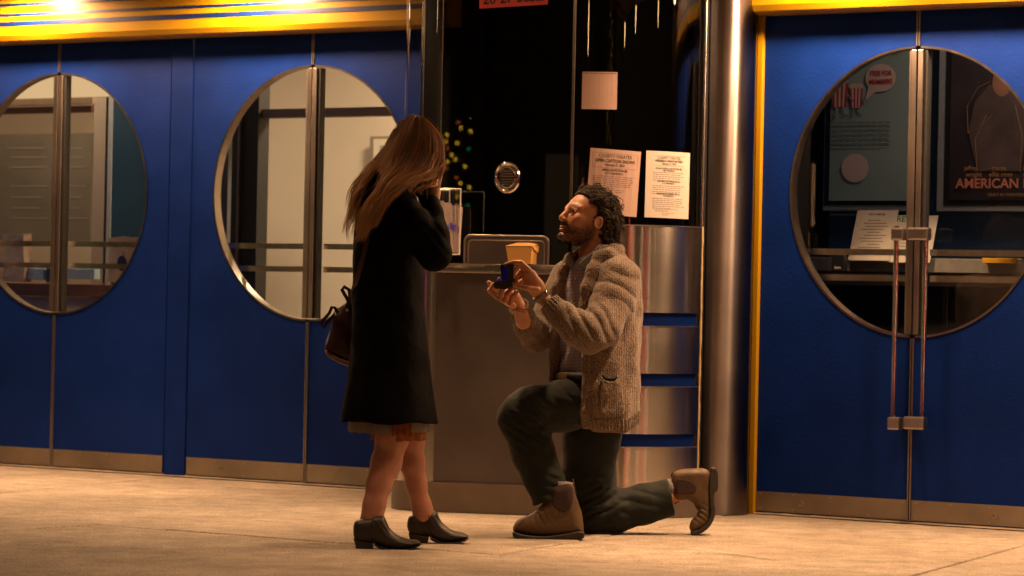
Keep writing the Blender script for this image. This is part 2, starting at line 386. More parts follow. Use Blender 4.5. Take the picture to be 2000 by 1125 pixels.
for r, (o0, o1) in enumerate(rows):
    for a, b in zip(cuts[:-1], cuts[1:]):
        sh = (0, .0, .4)[r]; slab(a+sh, b+sh, o0, o1, .25 if r == 0 else 0, .25 if r == 0 else 0)
mb = MB(T3); mb.box(-14, 14, 7.92, 8.08, -.14, 0, .012); mb.build('kerb', M['concrete'], sw)
rd = pydata('road', [W(-60, 8.05, -.13), W(60, 8.05, -.13), W(60, 90, -.13), W(-60, 90, -.13)], [(0, 1, 2, 3)], M['asphalt']); setp(rd, kind='structure')
gr = pydata('ground', [(-150, -150, -.2), (150, -150, -.2), (150, 150, -.2), (-150, 150, -.2)], [(0, 1, 2, 3)], M['asphalt']); setp(gr, kind='structure')
# drips and cracks on the slabs: thin sealed crack lines of real relief
cr = MB(T3)
def crack(pts, w=.004):
    V = []
    for i, (s, o) in enumerate(pts):
        ww = w*random.uniform(.4, 1.3); V += [(s, o-ww, .0016), (s, o+ww, .0016)]
    cr.add(V, [(2*i, 2*i+2, 2*i+3, 2*i+1) for i in range(len(pts)-1)])
random.seed(11)
for s0, o0, ds, do, n in ((-.6, 4.35, .5, .25, 14), (1.2, 1.2, .7, .1, 12), (-.9, 1.0, .5, -.06, 10), (2.4, 2.1, .6, .2, 12), (.3, 3.6, -.6, .3, 14), (2.9, 3.5, .7, -.2, 12), (.2, 2.2, .35, .02, 8), (-1.35, .5, .3, .0, 7)):
    crack([(s0+ds*i/n+random.uniform(-.012, .012), o0+do*i/n+random.uniform(-.02, .02)) for i in range(n+1)], .0035)
cr.build('crack', M['dark'], sw)
random.seed(77); mb = MB(T3)
for k in range(110):      # old gum, drips and stains trodden into the slabs
    s, o = random.uniform(-4, 4.5), random.uniform(.05, 5.5); r = random.uniform(.004, .016)*(1 if random.random() < .93 else 1.6); n = 9; V = []
    for i in range(n): a = 2*math.pi*i/n; q = r*random.uniform(.7, 1.2); V.append((s+q*math.cos(a), o+q*math.sin(a), .0022))
    V.append((s, o, .0026)); mb.add(V, [(i, (i+1) % n, n) for i in range(n)])
M['gum'] = plain('trodden_gum', (.22, .17, .13), .8, noise=.4, nscale=9); setp(mb.build('gum_spots', M['gum'], sw), kind='stuff')
mb = MB(T3)
for k in range(900):      # grit, thicker along the foot of the wall
    o = random.uniform(.02, 5.8) if k % 2 else .03+abs(random.gauss(0, .10)); s = random.uniform(-4.2, 4.5); r = random.uniform(.001, .0028); z = .001
    mb.add([(s-r, o, z), (s, o-r, z), (s+r, o, z), (s, o+r, z), (s+r*.2, o, z+r*random.uniform(.7, 1.4))], [(0, 1, 4), (1, 2, 4), (2, 3, 4), (3, 0, 4)])
M['grit'] = plain('grit', (.30, .25, .20), .9, noise=.5, nscale=4); setp(mb.build('grit', M['grit'], sw), kind='stuff')
mb = MB(T3); rr = random.Random(4)
for s0, s1 in ((-6.9, -.5), (1.36, 6.9)):
    n = int((s1-s0)/.05); V = []
    for i in range(n+1): s = s0+(s1-s0)*i/n; V += [(s, -.012, .012), (s, .012+rr.uniform(0, .022), .0025)]
    mb.add(V, [(2*i, 2*i+2, 2*i+3, 2*i+1) for i in range(n)])
mb.build('wall_foot_grime', M['gum'], sw)

# ------------------------------------------------------------ theatre front
R_ = .638; HC = 1.454; LW = .79; TOP = 2.25
fac = empty('theater_building', W(0, 0, 0), 'blue and yellow theatre front with stainless columns behind the couple', 'building')
def wprism(poly, o0, o1, name, mat, parent, angle=None):   # poly in (s, z)
    mb = MB(lambda v: W(v.x, v.z, v.y)); mb.prism(poly, o0, o1); return mb.build(name, mat, parent, angle=angle)
def wbox(s0, s1, o0, o1, z0, z1, name, mat, parent, b=0.0):
    mb = MB(T3); mb.box(s0, s1, o0, o1, z0, z1, b); return mb.build(name, mat, parent)
def arcp(c, r, a0, a1, n=40): return [(c+r*math.cos(math.radians(a0+(a1-a0)*i/n)), HC+r*math.sin(math.radians(a0+(a1-a0)*i/n))) for i in range(n+1)]

def leaf(seam, side, label, handle=False, screws=True):
    """side -1: leaf to the left of the seam, +1: to the right"""
    base = W(seam+side*LW/2, 0, 0)
    t = empty('theater_door', base, label, 'door', 'blue theatre doors with half-round windows')
    g = .004; e = seam+side*g; far = seam+side*(LW-g)
    # blue leaf with a half disc cut out at the seam side
    cutR = R_; dz = math.sqrt(cutR**2-g**2)
    a = [(seam+side*cutR*math.cos(x), HC+cutR*math.sin(x)) for x in np.linspace(-math.pi/2+.0063, math.pi/2-.0063, 72)]
    poly = [(far, .012), (e, .012)] + a + [(e, TOP+.2), (far, TOP+.2)]
    wprism(poly, -.045, 0, 'panel', M['blue'], t, angle=40)
    # stainless ring lining the opening
    n = 72; V = []; F = []
    for i, x in enumerate(np.linspace(-math.pi/2+.02, math.pi/2-.02, n)):
        for rr, oo in ((R_+.002, .003), (R_-.008, .003), (R_-.008, -.047), (R_+.002, -.047)):
            V.append((seam+side*rr*math.cos(x), oo, HC+rr*math.sin(x)))
    for i in range(n-1):
        for k in range(4): F.append((4*i+k, 4*i+(k+1) % 4, 4*i+4+(k+1) % 4, 4*i+4+k))
    MB(T3).add(V, F).build('window_ring', M['satin_ring'], t, angle=40)
    pane = [(seam+side*(R_-.014)*math.cos(x), HC+(R_-.014)*math.sin(x)) for x in np.linspace(-math.pi/2+.03, math.pi/2-.03, 48)]
    V = [W(s, -.026, z) for s, z in pane]; pydata('window_pane', V, [tuple(range(len(V)))], M['pane'], t)
    # meeting stile inside the window and thin edge strip above and below it
    hz = math.sqrt((R_-.012)**2-.046**2)
    lo, hi = HC-hz, HC+hz
    a_, b_ = sorted((seam+side*.003, seam+side*.030)); wbox(a_, b_, -.044, .009, lo, hi, 'stile', M['stile'], t, .003)
    a_, b_ = sorted((seam+side*.0305, seam+side*.046)); wbox(a_, b_, -.044, -.004, lo, hi, 'glazing_bead', M['stile'] if side < 0 else M['black'], t, .002)
    a_, b_ = sorted((seam+side*.003, seam+side*.009))
    for z0, z1 in ((.012, HC-R_-.004), (HC+R_+.004, TOP+.2)): wbox(a_, b_, -.044, .006, z0, z1, 'edge_strip', M['strip'], t)
    # kick plate with screws and a floor bolt
    a_, b_ = sorted((seam+side*.012, seam+side*(LW-.008)))
    kp = wbox(a_, b_, .0, .0035, .014, .103, 'kick_plate', M['kick'], t)
    for u in (.03, .25, .5, .75, .97):
        for z in (.026, .092):
            s = a_+(b_-a_)*u; mb = MB(); mb.lathe([(.0035, 0), (.0035, .0015), (.001, .0025)], 8, Matrix.Translation(W(s, .0035, z)) @ Matrix.Rotation(-PHI, 4, 'Z') @ Matrix.Rotation(math.pi/2, 4, 'X')); mb.build('screw', M['satin'], kp)
    mb = MB(); mb.lathe([(.016, 0), (.016, .003), (.009, .005), (.008, .003)], 16, Matrix.Translation(W(seam+side*.55 if side < 0 else seam+side*.42, .0035, .055)) @ Matrix.Rotation(-PHI, 4, 'Z') @ Matrix.Rotation(math.pi/2, 4, 'X')); mb.build('floor_bolt', M['kick'], kp)
    # two push bars on the inside
    for z in (1.075, 1.19):
        L0 = math.sqrt(R_**2-(HC-z)**2)
        pts = [(seam+side*u, o, z) for u, o in ((.05, -.05), (.056, -.075), (.075, -.085), (.30, -.09), (L0+.03, -.09))]
        V = []; F = []
        for i, (s, o, zz) in enumerate(pts):
            for dz_, do in ((-.014, 0), (.014, 0), (.014, -.012), (-.014, -.012)): V.append((s, o+do, zz+dz_))
        for i in range(len(pts)-1):
            for k in range(4): F.append((4*i+k, 4*i+(k+1) % 4, 4*i+4+(k+1) % 4, 4*i+4+k))
        MB(T3).add(V, F).build('push_bar', M['bar'], t, angle=50)
    if handle:
        hs, zt = onwall(1750 if side < 0 else 1806, 457, .07); hs2, zb = onwall(1745 if side < 0 else 1803, 827, .07)
        hs = (hs+hs2)/2; root = seam+side*.014
        bar = MB(); bar.tube([W(hs, .07, zb-.03), W(hs, .07, zt+.035)], .0115, 14); h = bar.build('handle', M['chrome'], t, angle=50)
        for z in (zt, zb):
            mb = MB(T3); a_, b_ = sorted((hs-side*.016, root-.0*side)); a_ -= .0; mb.box(min(hs-.019, root-.004), max(hs+.019, root+.004), .048, .092, z-.028, z+.028, .008); mb.box(min(root, root+side*.03), max(root, root+side*.03), 0.001, .06, z-.024, z+.024, .004); mb.build('handle_bracket', M['satin'], h)
    return t
M['satin_ring'] = plain('ring_steel', (.34, .29, .25), .30, 1, noise=.2, nscale=15)
M['stile'] = brushed('stile_steel', (.42, .36, .33), .3, .5, dirt=.3)
M['strip'] = plain('edge_strip_steel', (.36, .31, .28), .35, .9, noise=.2)
M['bar'] = plain('push_bar_steel', (.42, .38, .34), .35, 1, noise=.15)
SA, SB, SCN = -2.98, -1.25, 2.17
leaf(SA, -1, 'blue door cut by the left edge of the photo, paper bag behind its glass')
leaf(SA, 1, 'blue door with half-round window right of the paper bag, left of the narrow blue post')
leaf(SB, -1, 'blue door with half-round window between the narrow blue post and the cream-lit seam')
leaf(SB, 1, 'blue door half hidden behind the woman in the black coat')
leaf(SCN, -1, 'blue door with long steel handle beside the yellow jamb, grey notice seen through its glass', True)
leaf(SCN, 1, 'blue door cut by the right edge of the photo with long steel handle, film poster behind its glass', True)
for o in C.objects:
    pass
# give only the right-hand pair handles
for t, side in ((None, -1), (None, 1)):
    pass
def wall_strip(s0, s1, name='wall_panel', mat='blue', o0=-.05, o1=-.004, z0=0.0, z1=TOP+.2): return wbox(s0, s1, o0, o1, z0, z1, name, M[mat], fac)
wall_strip(-2.185, -2.045, 'door_post', 'blue_post', -.05, .004)
wall_strip(-7.0, SA-LW-.004); wall_strip(1.0, 1.354); wall_strip(SCN+LW+.004, 7.0)
wbox(1.356, 1.384, -.05, .022, 0, TOP, 'yellow_jamb', M['yellow'], fac, .003)
def fascia(s0, s1):
    prof = [(-.02, 2.697), (.14, 2.697), (.14, 2.288), (.125, 2.262), (.10, 2.252), (-.02, 2.25)]
    V = []; F = []; n = len(prof)
    for s in (s0, s1):
        for o, z in prof: V.append((s, o, z))
    for k in range(n): F.append((k, (k+1) % n, n+(k+1) % n, n+k))
    F += [tuple(range(n)), tuple(range(2*n-1, n-1, -1))]
    f = MB(T3).add(V, F).build('fascia', M['yellow'], fac)
    for z0, z1 in ((2.338, 2.361), (2.389, 2.403), (2.443, 2.456), (2.50, 2.515), (2.56, 2.58)):
        wbox(s0+.002, s1-.002, .139, .143, z0, z1, 'stripe', M['stripe'], f)
fascia(-7, -.32); fascia(1.295, 7)
wbox(1.30, 1.345, .0, .06, 2.215, 2.249, 'jamb_cap', M['yellow'], fac, .01)
wbox(-7, 7, -.05, 0.0, 2.699, MARQUEE_Z+.4, 'upper_wall', M['dark'], fac)
M['soffit'] = plain('marquee_soffit', (.70, .62, .50), .6, noise=.05)
wbox(-6, 5.6, .001, 4.3, MARQUEE_Z, MARQUEE_Z+.35, 'marquee', M['soffit'], fac)
wbox(-6.1, 5.7, 4.3, 4.36, MARQUEE_Z-.06, MARQUEE_Z+.7, 'marquee_edge', M['yellow'], fac)
M['bulb'] = emission('lamp_glow', (1.0, .62, .30), 25)
for s_, o_, w_ in DOWNLIGHTS:
    if o_ < .6:
        mb = MB(); mb.lathe([(.012, 0), (.012, -.10), (.03, -.105), (.035, -.165), (.030, -.163), (.026, -.12)], 18, Matrix.Translation(W(s_, o_, MARQUEE_Z))); rg = mb.build('wall_washer', M['chrome'], fac, angle=40)
        mb = MB(); mb.lathe([(.025, -.150), (.023, -.153)], 18, Matrix.Translation(W(s_, o_, MARQUEE_Z))); mb.build('bulb', M['bulb'], rg)
        continue
    mb = MB(); mb.lathe([(.085, 0), (.105, -.004), (.105, -.012), (.085, -.014), (.08, -.004)], 20, Matrix.Translation(W(s_, o_, MARQUEE_Z)))
    rg = mb.build('downlight', M['chrome'], fac)
    mb = MB(); mb.lathe([(.079, 0), (.079, -.003)], 20, Matrix.Translation(W(s_, o_, MARQUEE_Z-.002))); mb.build('downlight_lens', M['bulb'], rg)

# stainless columns (right one between booth and door)
def column(cx, cy, r, z0, z1, name, mat, a0=0, a1=360, parent=fac, seg=64):
    V = []; F = []; n = seg
    for z in (z0, z1):
        for i in range(n+1):
            a = math.radians(a0+(a1-a0)*i/n); V.append((cx+r*math.cos(a), cy+r*math.sin(a), z))
    for i in range(n): F.append((i, i+1, n+2+i, n+1+i))
    return pydata(name, V, F, mat, parent, True)
M['col_steel'] = brushed('column_steel', (.26, .225, .215), .27, .88, dirt=.3)
column(.925, 14.97, .160, 0, MARQUEE_Z, 'column', M['col_steel'])
V = [(1.085, 14.99, 0), (1.11, 15.0, 0)]

# ------------------------------------------------------------ ticket booth
H14 = math.radians(14); dx, dy = math.cos(H14), -math.sin(H14)
def fy(x): return 14.57-.2493*x
def outline(off=0.0, part='all'):
    """plan of the booth from the left silhouette round the front to the column"""
    P = []
    if part in ('all', 'left'):
        cx, cy, r = -.276, fy(-.33)+.217, .224
        for i in range(13):
            a = math.radians(180+76*i/12); P.append((cx+(r+off)*math.cos(a), cy+(r+off)*math.sin(a)))
    if part in ('all', 'front'):
        for x in (-.33, .26): P.append((x-math.sin(H14)*off, fy(x)-math.cos(H14)*off))
    if part in ('all', 'right'):
        cx, cy, r = .26+.6*math.sin(H14), fy(.26)+.6*math.cos(H14), .6
        for i in range(25):
            a = math.radians(-90-14+(14+45)*i/24); P.append((cx+(r+off)*math.cos(a), cy+(r+off)*math.sin(a)))
    out = [P[0]]
    for p in P[1:]:
        if math.dist(p, out[-1]) > .002: out.append(p)
    return out
booth = empty('ticket_booth', (.1, 14.9, 0), 'rounded stainless steel ticket booth with dark glass between the two door pairs', 'ticket booth')
def band(off0, off1, z0, z1, name, mat, part='all', parent=booth, angle=30, back=False):
    A = outline(off1, part); Bq = outline(off0, part); poly = A+Bq[::-1]
    mb = MB(); n = len(A); V = [(x, y, z) for z in (z0, z1) for x, y in A]+[(x, y, z) for z in (z0, z1) for x, y in Bq]; F = []
    for i in range(n-1):
        F += [(i, i+1, n+i+1, n+i), (2*n+i, 3*n+i, 3*n+i+1, 2*n+i+1), (n+i, n+i+1, 3*n+i+1, 3*n+i), (i, 2*n+i, 2*n+i+1, i+1)]
    F += [(0, n, 3*n, 2*n), (n-1, 3*n-1, 4*n-1, 2*n-1)]
    mb.add(V, F); return mb.build(name, mat, parent, angle=angle)
band(-.03, .022, .003, .132, 'plinth', M['plinth'])
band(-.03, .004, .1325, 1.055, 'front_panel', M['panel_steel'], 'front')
band(-.03, .004, .1325, 1.10, 'corner_panel', M['steel'], 'left')
BR = [(.1325, .312), (.368, .578), (.634, .843), (.901, 1.284)]
for a, b in BR:
    bp = band(-.03, .006, a, b, 'curved_panel', M['steel'], 'right'); band(-.002, .009, b-.004, b+.0005, 'edge_lip', M['satin'], 'right', bp)
for a, b in ((.312, .368), (.578, .634), (.843, .901)):
    band(-.03, -.012, a+.001, b-.001, 'blue_stripe', M['blue'], 'right')
# counter ledge and steel tray plate
def FB(x, out, z): return Vector((x-math.sin(H14)*out, fy(x)-math.cos(H14)*out, z))
TF = lambda v: FB(v.x, v.y, v.z)
mb = MB(TF); mb.box(-.325, .262, -.08, .035, 1.058, 1.101, .004); mb.build('counter_ledge', M['steel'], booth, angle=40)
def roundrect(x0, x1, z0, z1, r, n=6, lower=False):
    P = []
    for cx, cz, a0, on in ((x1-r, z1-r, 0, 1), (x0+r, z1-r, 90, 1), (x0+r, z0+r, 180, 0), (x1-r, z0+r, 270, 0)):
        if on:
            for i in range(n+1): a = math.radians(a0+90*i/n); P.append((cx+r*math.cos(a), cz+r*math.sin(a)))
        else: P.append((x0 if a0 == 180 else x1, z0))
    return P
xa, xb = (905-1000)/FPX*14.58, (1073-1000)/FPX*14.5; zt = at(990, 459, 14.55).z
mb = MB(lambda v: FB(v.x, v.z, v.y)); mb.prism(roundrect(xa, xb, 1.102, zt, .03), .006, .016); tp = mb.build('tray_plate', M['panel_steel'], booth, angle=40)
P = roundrect(xa+.004, xb-.004, 1.104, zt-.003, .028); mb = MB(lambda v: FB(v.x, v.z, v.y))
inner = roundrect(xa+.022, xb-.022, 1.104, zt-.024, .018); V = [(x, z, .0165) for x, z in P]+[(x, z, .0165) for x, z in inner]; n = len(P)
mb2 = MB(lambda v: FB(v.x, v.y, v.z)); mb2.tube([(x, .016, z) for x, z in (P[-1:]+P[:-1])[::1][:]][:-0 or None], .0045, 8); mb2.build('tray_rim', M['satin'], tp, angle=50)
mb2 = MB(lambda v: FB(v.x, v.y, v.z)); mb2.tube([(x, .016, z) for x, z in (inner[-1:]+inner[:-1])], .003, 8); mb2.build('tray_bead', M['satin'], tp, angle=50)
# glazing
def sheet(off, z0, z1, name, mat, part, parent=booth, clip=None):
    A = outline(off, part)
    if clip: A = [p for p in A if clip(p)]
    n = len(A); V = [(x, y, z) for z in (z0, z1) for x, y in A]; F = [(i, i+1, n+i+1, n+i) for i in range(n-1)]
    return pydata(name, V, F, mat, parent, True)
GT = MARQUEE_Z
V = [FB(-.325, .0, 1.101), FB(.243, .0, 1.101), FB(.243, .0, GT), FB(-.325, .0, GT)]
pydata('front_glass', V, [(0, 1, 2, 3)], M['booth_pane'], booth)
sheet(-.012, 1.286, GT, 'curved_glass', M['booth_pane'], 'right')
mb = MB(TF); mb.box(.244, .256, -.006, .004, 1.29, GT, .001); mb.build('glass_edge', M['glass_edge'] if 'glass_edge' in M else M['satin'], booth)
mb = MB(TF); mb.box(-.331, -.3265, -.004, .004, 1.101, GT, .0008); mb.build('glass_edge', M['satin'], booth)
# curved glass corner on the left with a dark post behind it
sheet(-.002, 1.101, GT, 'corner_glass', M['booth_pane'], 'left')
mb = MB(); mb.box(-.412, -.338, 14.69, 14.80, 1.0, GT, .01); mb.build('corner_post', M['dark'], booth, angle=40)
mb = MB(); mb.tube([(-.418, 14.69, 1.1), (-.418, 14.69, GT)], .006, 8); mb.build('corner_trim', M['chrome'], booth, angle=60)
# end trim where the curved glass meets the column
e = outline(0, 'right')[-1]
mb = MB(); mb.tube([(e[0]+.004, e[1]+.004, 1.286), (e[0]+.004, e[1]+.004, GT)], .009, 12); mb.build('end_trim', M['steel'], booth, angle=60)
M['caulk'] = plain('joint_sealant', (.55, .40, .20), .6, noise=.3, nscale=40, bump=.4)
mb = MB(); mb.tube([(e[0]+.008+random.uniform(-.001, .001), e[1]+.002, z) for z in np.linspace(.0, 1.285, 40)], [random.uniform(.004, .0065) for _ in range(40)], 8); mb.build('sealant', M['caulk'], booth)
mb = MB(); mb.box(e[0]-.02, e[0]+.02, e[1]+.006, e[1]+.14, .0, GT); mb.build('end_wall', M['dark'], booth)
# dark interior
I = outline(-.06); back = [(.80, 15.12), (-.40, 15.55)]
I = [p_ for p_ in I if p_[0] > -.40]; back = [(.79, 15.12), (-.395, 15.55)]; poly = I+back; mb = MB(); mb.prism(poly, 1.02, 1.04); mb.build('booth_desk', M['dark'], booth)
wbox(-.47, 1.0, .002, .02, 0, GT, 'booth_back_wall', M['black'], booth)
mb = MB(); mb.box(.80, .81, 14.95, 15.2, 0, GT); mb.box(-.412, -.40, 14.81, 16.05, 0, GT); mb.build('booth_side_wall', M['black'], booth)
# speak-through grille
gc = FB((987-1000)/FPX*14.58, .002, at(987, 347, 14.58).z)
GM = Matrix.Translation(gc) @ Matrix.Rotation(-H14, 4, 'Z') @ Matrix.Rotation(math.pi/2, 4, 'X') @ Matrix.Diagonal((.86, 1, 1, 1))
mb = MB(); mb.lathe([(.070, 0), (.070, .008), (.064, .014), (.056, .008), (.052, .007), (.048, .014), (.042, .016), (.040, .004), (.001, .003)], 40, GM); gr_ = mb.build('speaker_grille', M['chrome'], booth, angle=35)
mb = MB(); mb.lathe([(.039, .004), (.039, .006), (.001, .0062)], 30, GM); mb.build('grille_hole', M['black'], gr_)
for i in range(6):
    y = -.03+.012*i; w = math.sqrt(.038**2-y*y)
    mb = MB(lambda v: GM @ v); mb.box(-w, w, y-.003, y+.003, .0055, .011, .001); mb.build('slat', M['chrome'], gr_)

# notices behind the booth glass
def curve_pt(arc, z, lift):    # arc length along the right-hand curve from its start, lift towards the street
    cx, cy = .26+.6*math.sin(H14), fy(.26)+.6*math.cos(H14); a = math.radians(-104)+arc/.6; r = .6+lift
    if arc < 0: p = FB(.26+arc*dx, lift, z); return p
    return Vector((cx+r*math.cos(a), cy+r*math.sin(a), z))
def arc_of(px, py):            # where a sight line meets the curved glass
    best = min(((abs(at(px, py, curve_pt(a, 0, 0).y).x-curve_pt(a, 0, 0).x), a) for a in np.linspace(-.2, .66, 1200)))
    return best[1]
def notice(name, px0, px1, py0, py1, tilt, mat, label, items, w=None, lift=-.010, group=None):
    u0, u1 = arc_of(px0, (py0+py1)/2), arc_of(px1, (py0+py1)/2); uc = (u0+u1)/2; hw = (u1-u0)/2
    Yc = curve_pt(uc, 0, 0).y; zc = at((px0+px1)/2, (py0+py1)/2, Yc).z; hh = (at(px0, py0, Yc).z-at(px0, py1, Yc).z)/2
    ct, st = math.cos(tilt), math.sin(tilt)
    def fm(u, v, l): return curve_pt(uc+u*ct-v*st, zc+u*st+v*ct, lift+l)
    nx = 8; V = [fm(-hw+2*hw*i/nx, v, l) for l in (0, -.0004) for v in (-hh, hh) for i in range(nx+1)]; F = []
    k = nx+1
    for i in range(nx): F += [(i, i+1, k+i+1, k+i), (2*k+i, 3*k+i, 3*k+i+1, 2*k+i+1)]
    o = pydata(name, V, F, mat); setp(o, label, 'notice', group)
    its = items(hw, hh); print_on('lettering', its, fm, M['ink'], o)
    return o
def para(hw, y0, n, lh, frac=.82, last=.5, h=None):
    out = []; rr = random.Random(int(y0*1e4))
    for i in range(n):
        w = 2*hw*frac*(last if i == n-1 else rr.uniform(.9, 1)); x = -hw*frac; y = y0-i*lh
        while x < -hw*frac+w-.004:   # words as short ink runs
            ww = rr.uniform(.006, .018); out.append(('#line', x+ww/2, y, ww, (h or lh*.20))); x += ww+.004
    return out
def n1(hw, hh):
    L = [('COUNTY THEATER', 0, hh*.74, .022, False, hw*1.3), ('OPEN CAPTION SHOWS', 0, hh*.60, .020, True, hw*1.55), ('February 21, 2024', 0, hh*.49, .015, True, hw*.75),
         ('AMERICAN FICTION (R)', 0, hh*.33, .015, True, hw*1.0), ('(4:15 WEDNESDAY)', 0, hh*.24, .011, True, hw*.7)]
    L += [('#line', 0, hh*.88, hw*1.75, .0008), ('#line', 0, hh*.43, hw*1.75, .0008), ('#line', -hw*.875, hh*.655, .0008, hh*.45), ('#line', hw*.875, hh*.655, .0008, hh*.45)]
    return L+para(hw, hh*.17, 7, .0085)+para(hw*.6, -hh*.24, 3, .0085)+para(hw*.4, -hh*.44, 2, .008)
def n2(hw, hh):
    L = [('COUNTY THEATER', 0, hh*.76, .019, False, hw*1.05), ('WEDNESDAY SENIOR MATINEES', 0, hh*.68, .013, True, hw*1.25), ('February 21, 2024', 0, hh*.60, .012, True, hw*.62),
         ('OSCAR SHORTS: LIVE ACTION (R)', 0, hh*.46, .011, True, hw*1.2), ('(1:00 WEDNESDAY)', 0, hh*.40, .009, True, hw*.55),
         ('THE TASTE OF THINGS (PG-13)', 0, hh*.08, .011, True, hw*1.05), ('(1:15 WEDNESDAY)', 0, hh*.02, .009, True, hw*.55),
         ('THE ZONE OF INTEREST (PG-13)', 0, -hh*.30, .011, True, hw*1.05), ('(1:30 WEDNESDAY)', 0, -hh*.36, .009, True, hw*.5)]
    L += [('#line', 0, hh*.87, hw*1.4, .0008), ('#line', 0, hh*.57, hw*1.4, .0008)]
    return L+para(hw, hh*.36, 5, .0085, .7)+para(hw, -hh*.04, 5, .0085, .7)+para(hw, -hh*.42, 6, .0085, .7)+para(hw*.7, -hh*.74, 2, .008)+para(hw*.3, -hh*.86, 2, .007)
random.seed(5)
notice('paper_notice', 1148, 1249, 292, 420, -.055, M['pink_paper'], 'tilted pinkish open caption notice in the booth glass behind the man\'s head', n1)
notice('paper_notice', 1262, 1349, 296, 426, -.01, M['paper'], 'upright cream notice in the booth glass above the curved steel panel', n2)
notice('paper_notice', 1136, 1206, 140, 213, .0, M['pink_paper'], 'small square pink notice high in the booth glass above the other two notices', lambda hw, hh: [('Check Out Upcoming Special Events', 0, hh*.90, .008, True, hw*1.9)])
# red sign cut by the top of the photo
rz = at(990, 8, 14.55).z; rx0, rx1 = (925-1000)/FPX*14.6, (1059-1000)/FPX*14.55
fmS = lambda u, v, l: FB((rx0+rx1)/2+u, .003+l, rz+.0+v+u*.06)
hh_ = .05; V = [fmS(-(rx1-rx0)/2, -.008, 0), fmS((rx1-rx0)/2, -.008, 0), fmS((rx1-rx0)/2, .09, 0), fmS(-(rx1-rx0)/2, .09, 0)]
V += [v+Vector((0, .002, 0)) for v in V]
rs = pydata('red_sign', V, [(0, 1, 2, 3), (7, 6, 5, 4), (0, 4, 5, 1), (1, 5, 6, 2), (2, 6, 7, 3), (3, 7, 4, 0)], M['red_sign']); setp(rs, 'small red sign with black lettering on the booth glass, cut by the photo top', 'sign')
print_on('lettering', [('20 27 Seats', 0, .010, .06, True, .27)], fmS, M['ink'], rs)
# faint dark posters hung high inside the curved glass
for px0, px1, py1 in ((1150, 1248, 80), (1278, 1330, 78)):
    pass

# acrylic brochure holder on the glass
def Q(px, py, Y): return at(px, py, Y)
hold = empty('brochure_holder', (-.27, 14.5, 1.14), 'clear acrylic box of printed leaflets fixed to the booth glass by the woman\'s elbow', 'brochure holder')
fr_ = [(-.42, 14.46), (-.232, 14.42), (-.283, 14.60), (-.47, 14.64)]
z0, z1 = at(897, 497, 14.42).z, at(897, 369, 14.42).z
def quad_wall(a, b, z0, z1, name, th=.004):
    a = Vector((*a, 0)); b = Vector((*b, 0)); n = (b-a).normalized().cross(Vector((0, 0, 1)))*th
    mb = MB(); mb.add([a+Vector((0, 0, z0)), b+Vector((0, 0, z0)), b+Vector((0, 0, z1)), a+Vector((0, 0, z1))], [(0, 1, 2, 3)]); return mb.build(name, M['acrylic'], hold)
for i in range(4): quad_wall(fr_[i], fr_[(i+1) % 4], z0, z1, 'side_wall')
mb = MB(); mb.add([(x, y, z0) for x, y in fr_], [(0, 1, 2, 3)]); mb.build('base', M['acrylic'], hold)
for (x, y) in fr_[:]:
    mb = MB(); mb.box(x-.003, x+.003, y-.003, y+.003, z0, z1, .0008); mb.build('corner_edge', M['acrylic_edge'], hold)
for i in range(4):
    a, b = fr_[i], fr_[(i+1) % 4]
    for z in ((z0, z1) if i in (0, 1) else (z1,)):
        mb = MB(); mb.tube([(a[0], a[1], z), (b[0], b[1], z)], .0028, 6); mb.build('rim_edge', M['acrylic_edge'], hold)
M['leaf_white'] = plain('leaflet_paper', (.72, .62, .60), .6, noise=.1, nscale=20)
M['leaf_violet'] = plain('leaflet_violet', (.16, .12, .85), .6)
for i in range(6):
    x0 = -.36+.0145*i; yy = 14.50+.012*i; lean = .012*math.sin(i*1.7); zt_ = at(850, 392+i*1.5, 14.5).z-.004*(i % 3)
    card = MB(); card.add([(x0, yy, z0+.01), (x0+.055, yy-.02, z0+.01), (x0+.055+lean, yy-.02+.01, zt_), (x0+lean, yy+.01, zt_),
                           (x0, yy+.004, z0+.01), (x0+.055, yy-.016, z0+.01), (x0+.055+lean, yy-.006, zt_), (x0+lean, yy+.014, zt_)],
                          [(0, 1, 2, 3), (7, 6, 5, 4), (0, 4, 5, 1), (1, 5, 6, 2), (2, 6, 7, 3), (3, 7, 4, 0)])
    o = card.build('leaflet', M['leaf_white'])
    setp(o, ['leftmost white leaflet in the clear acrylic holder, nearest the woman', 'second white leaflet from the left in the acrylic holder', 'third leaflet in the acrylic holder, with a violet band', 'fourth leaflet in the acrylic holder, with a violet band', 'fifth leaflet in the acrylic holder, with a violet band', 'rightmost leaflet in the clear acrylic holder, with a violet band'][i], 'leaflet', 'leaflets in the acrylic holder')
    if i >= 2:
        b_ = MB(); b_.add([(x0+.004, yy-.004, zt_-.085), (x0+.05, yy-.021, zt_-.085), (x0+.05, yy-.021, zt_-.115), (x0+.004, yy-.004, zt_-.115)], [(0, 1, 2, 3)]); b_.build('print_band', M['leaf_violet'], o)
    for k in range(4):
        b_ = MB(); b_.add([(x0+.012, yy-.002, zt_-.02-.02*k), (x0+.03, yy-.009, zt_-.02-.02*k), (x0+.03, yy-.009, zt_-.026-.02*k), (x0+.012, yy-.002, zt_-.026-.02*k)], [(0, 1, 2, 3)]); b_.build('print_mark', M['ink'], o)

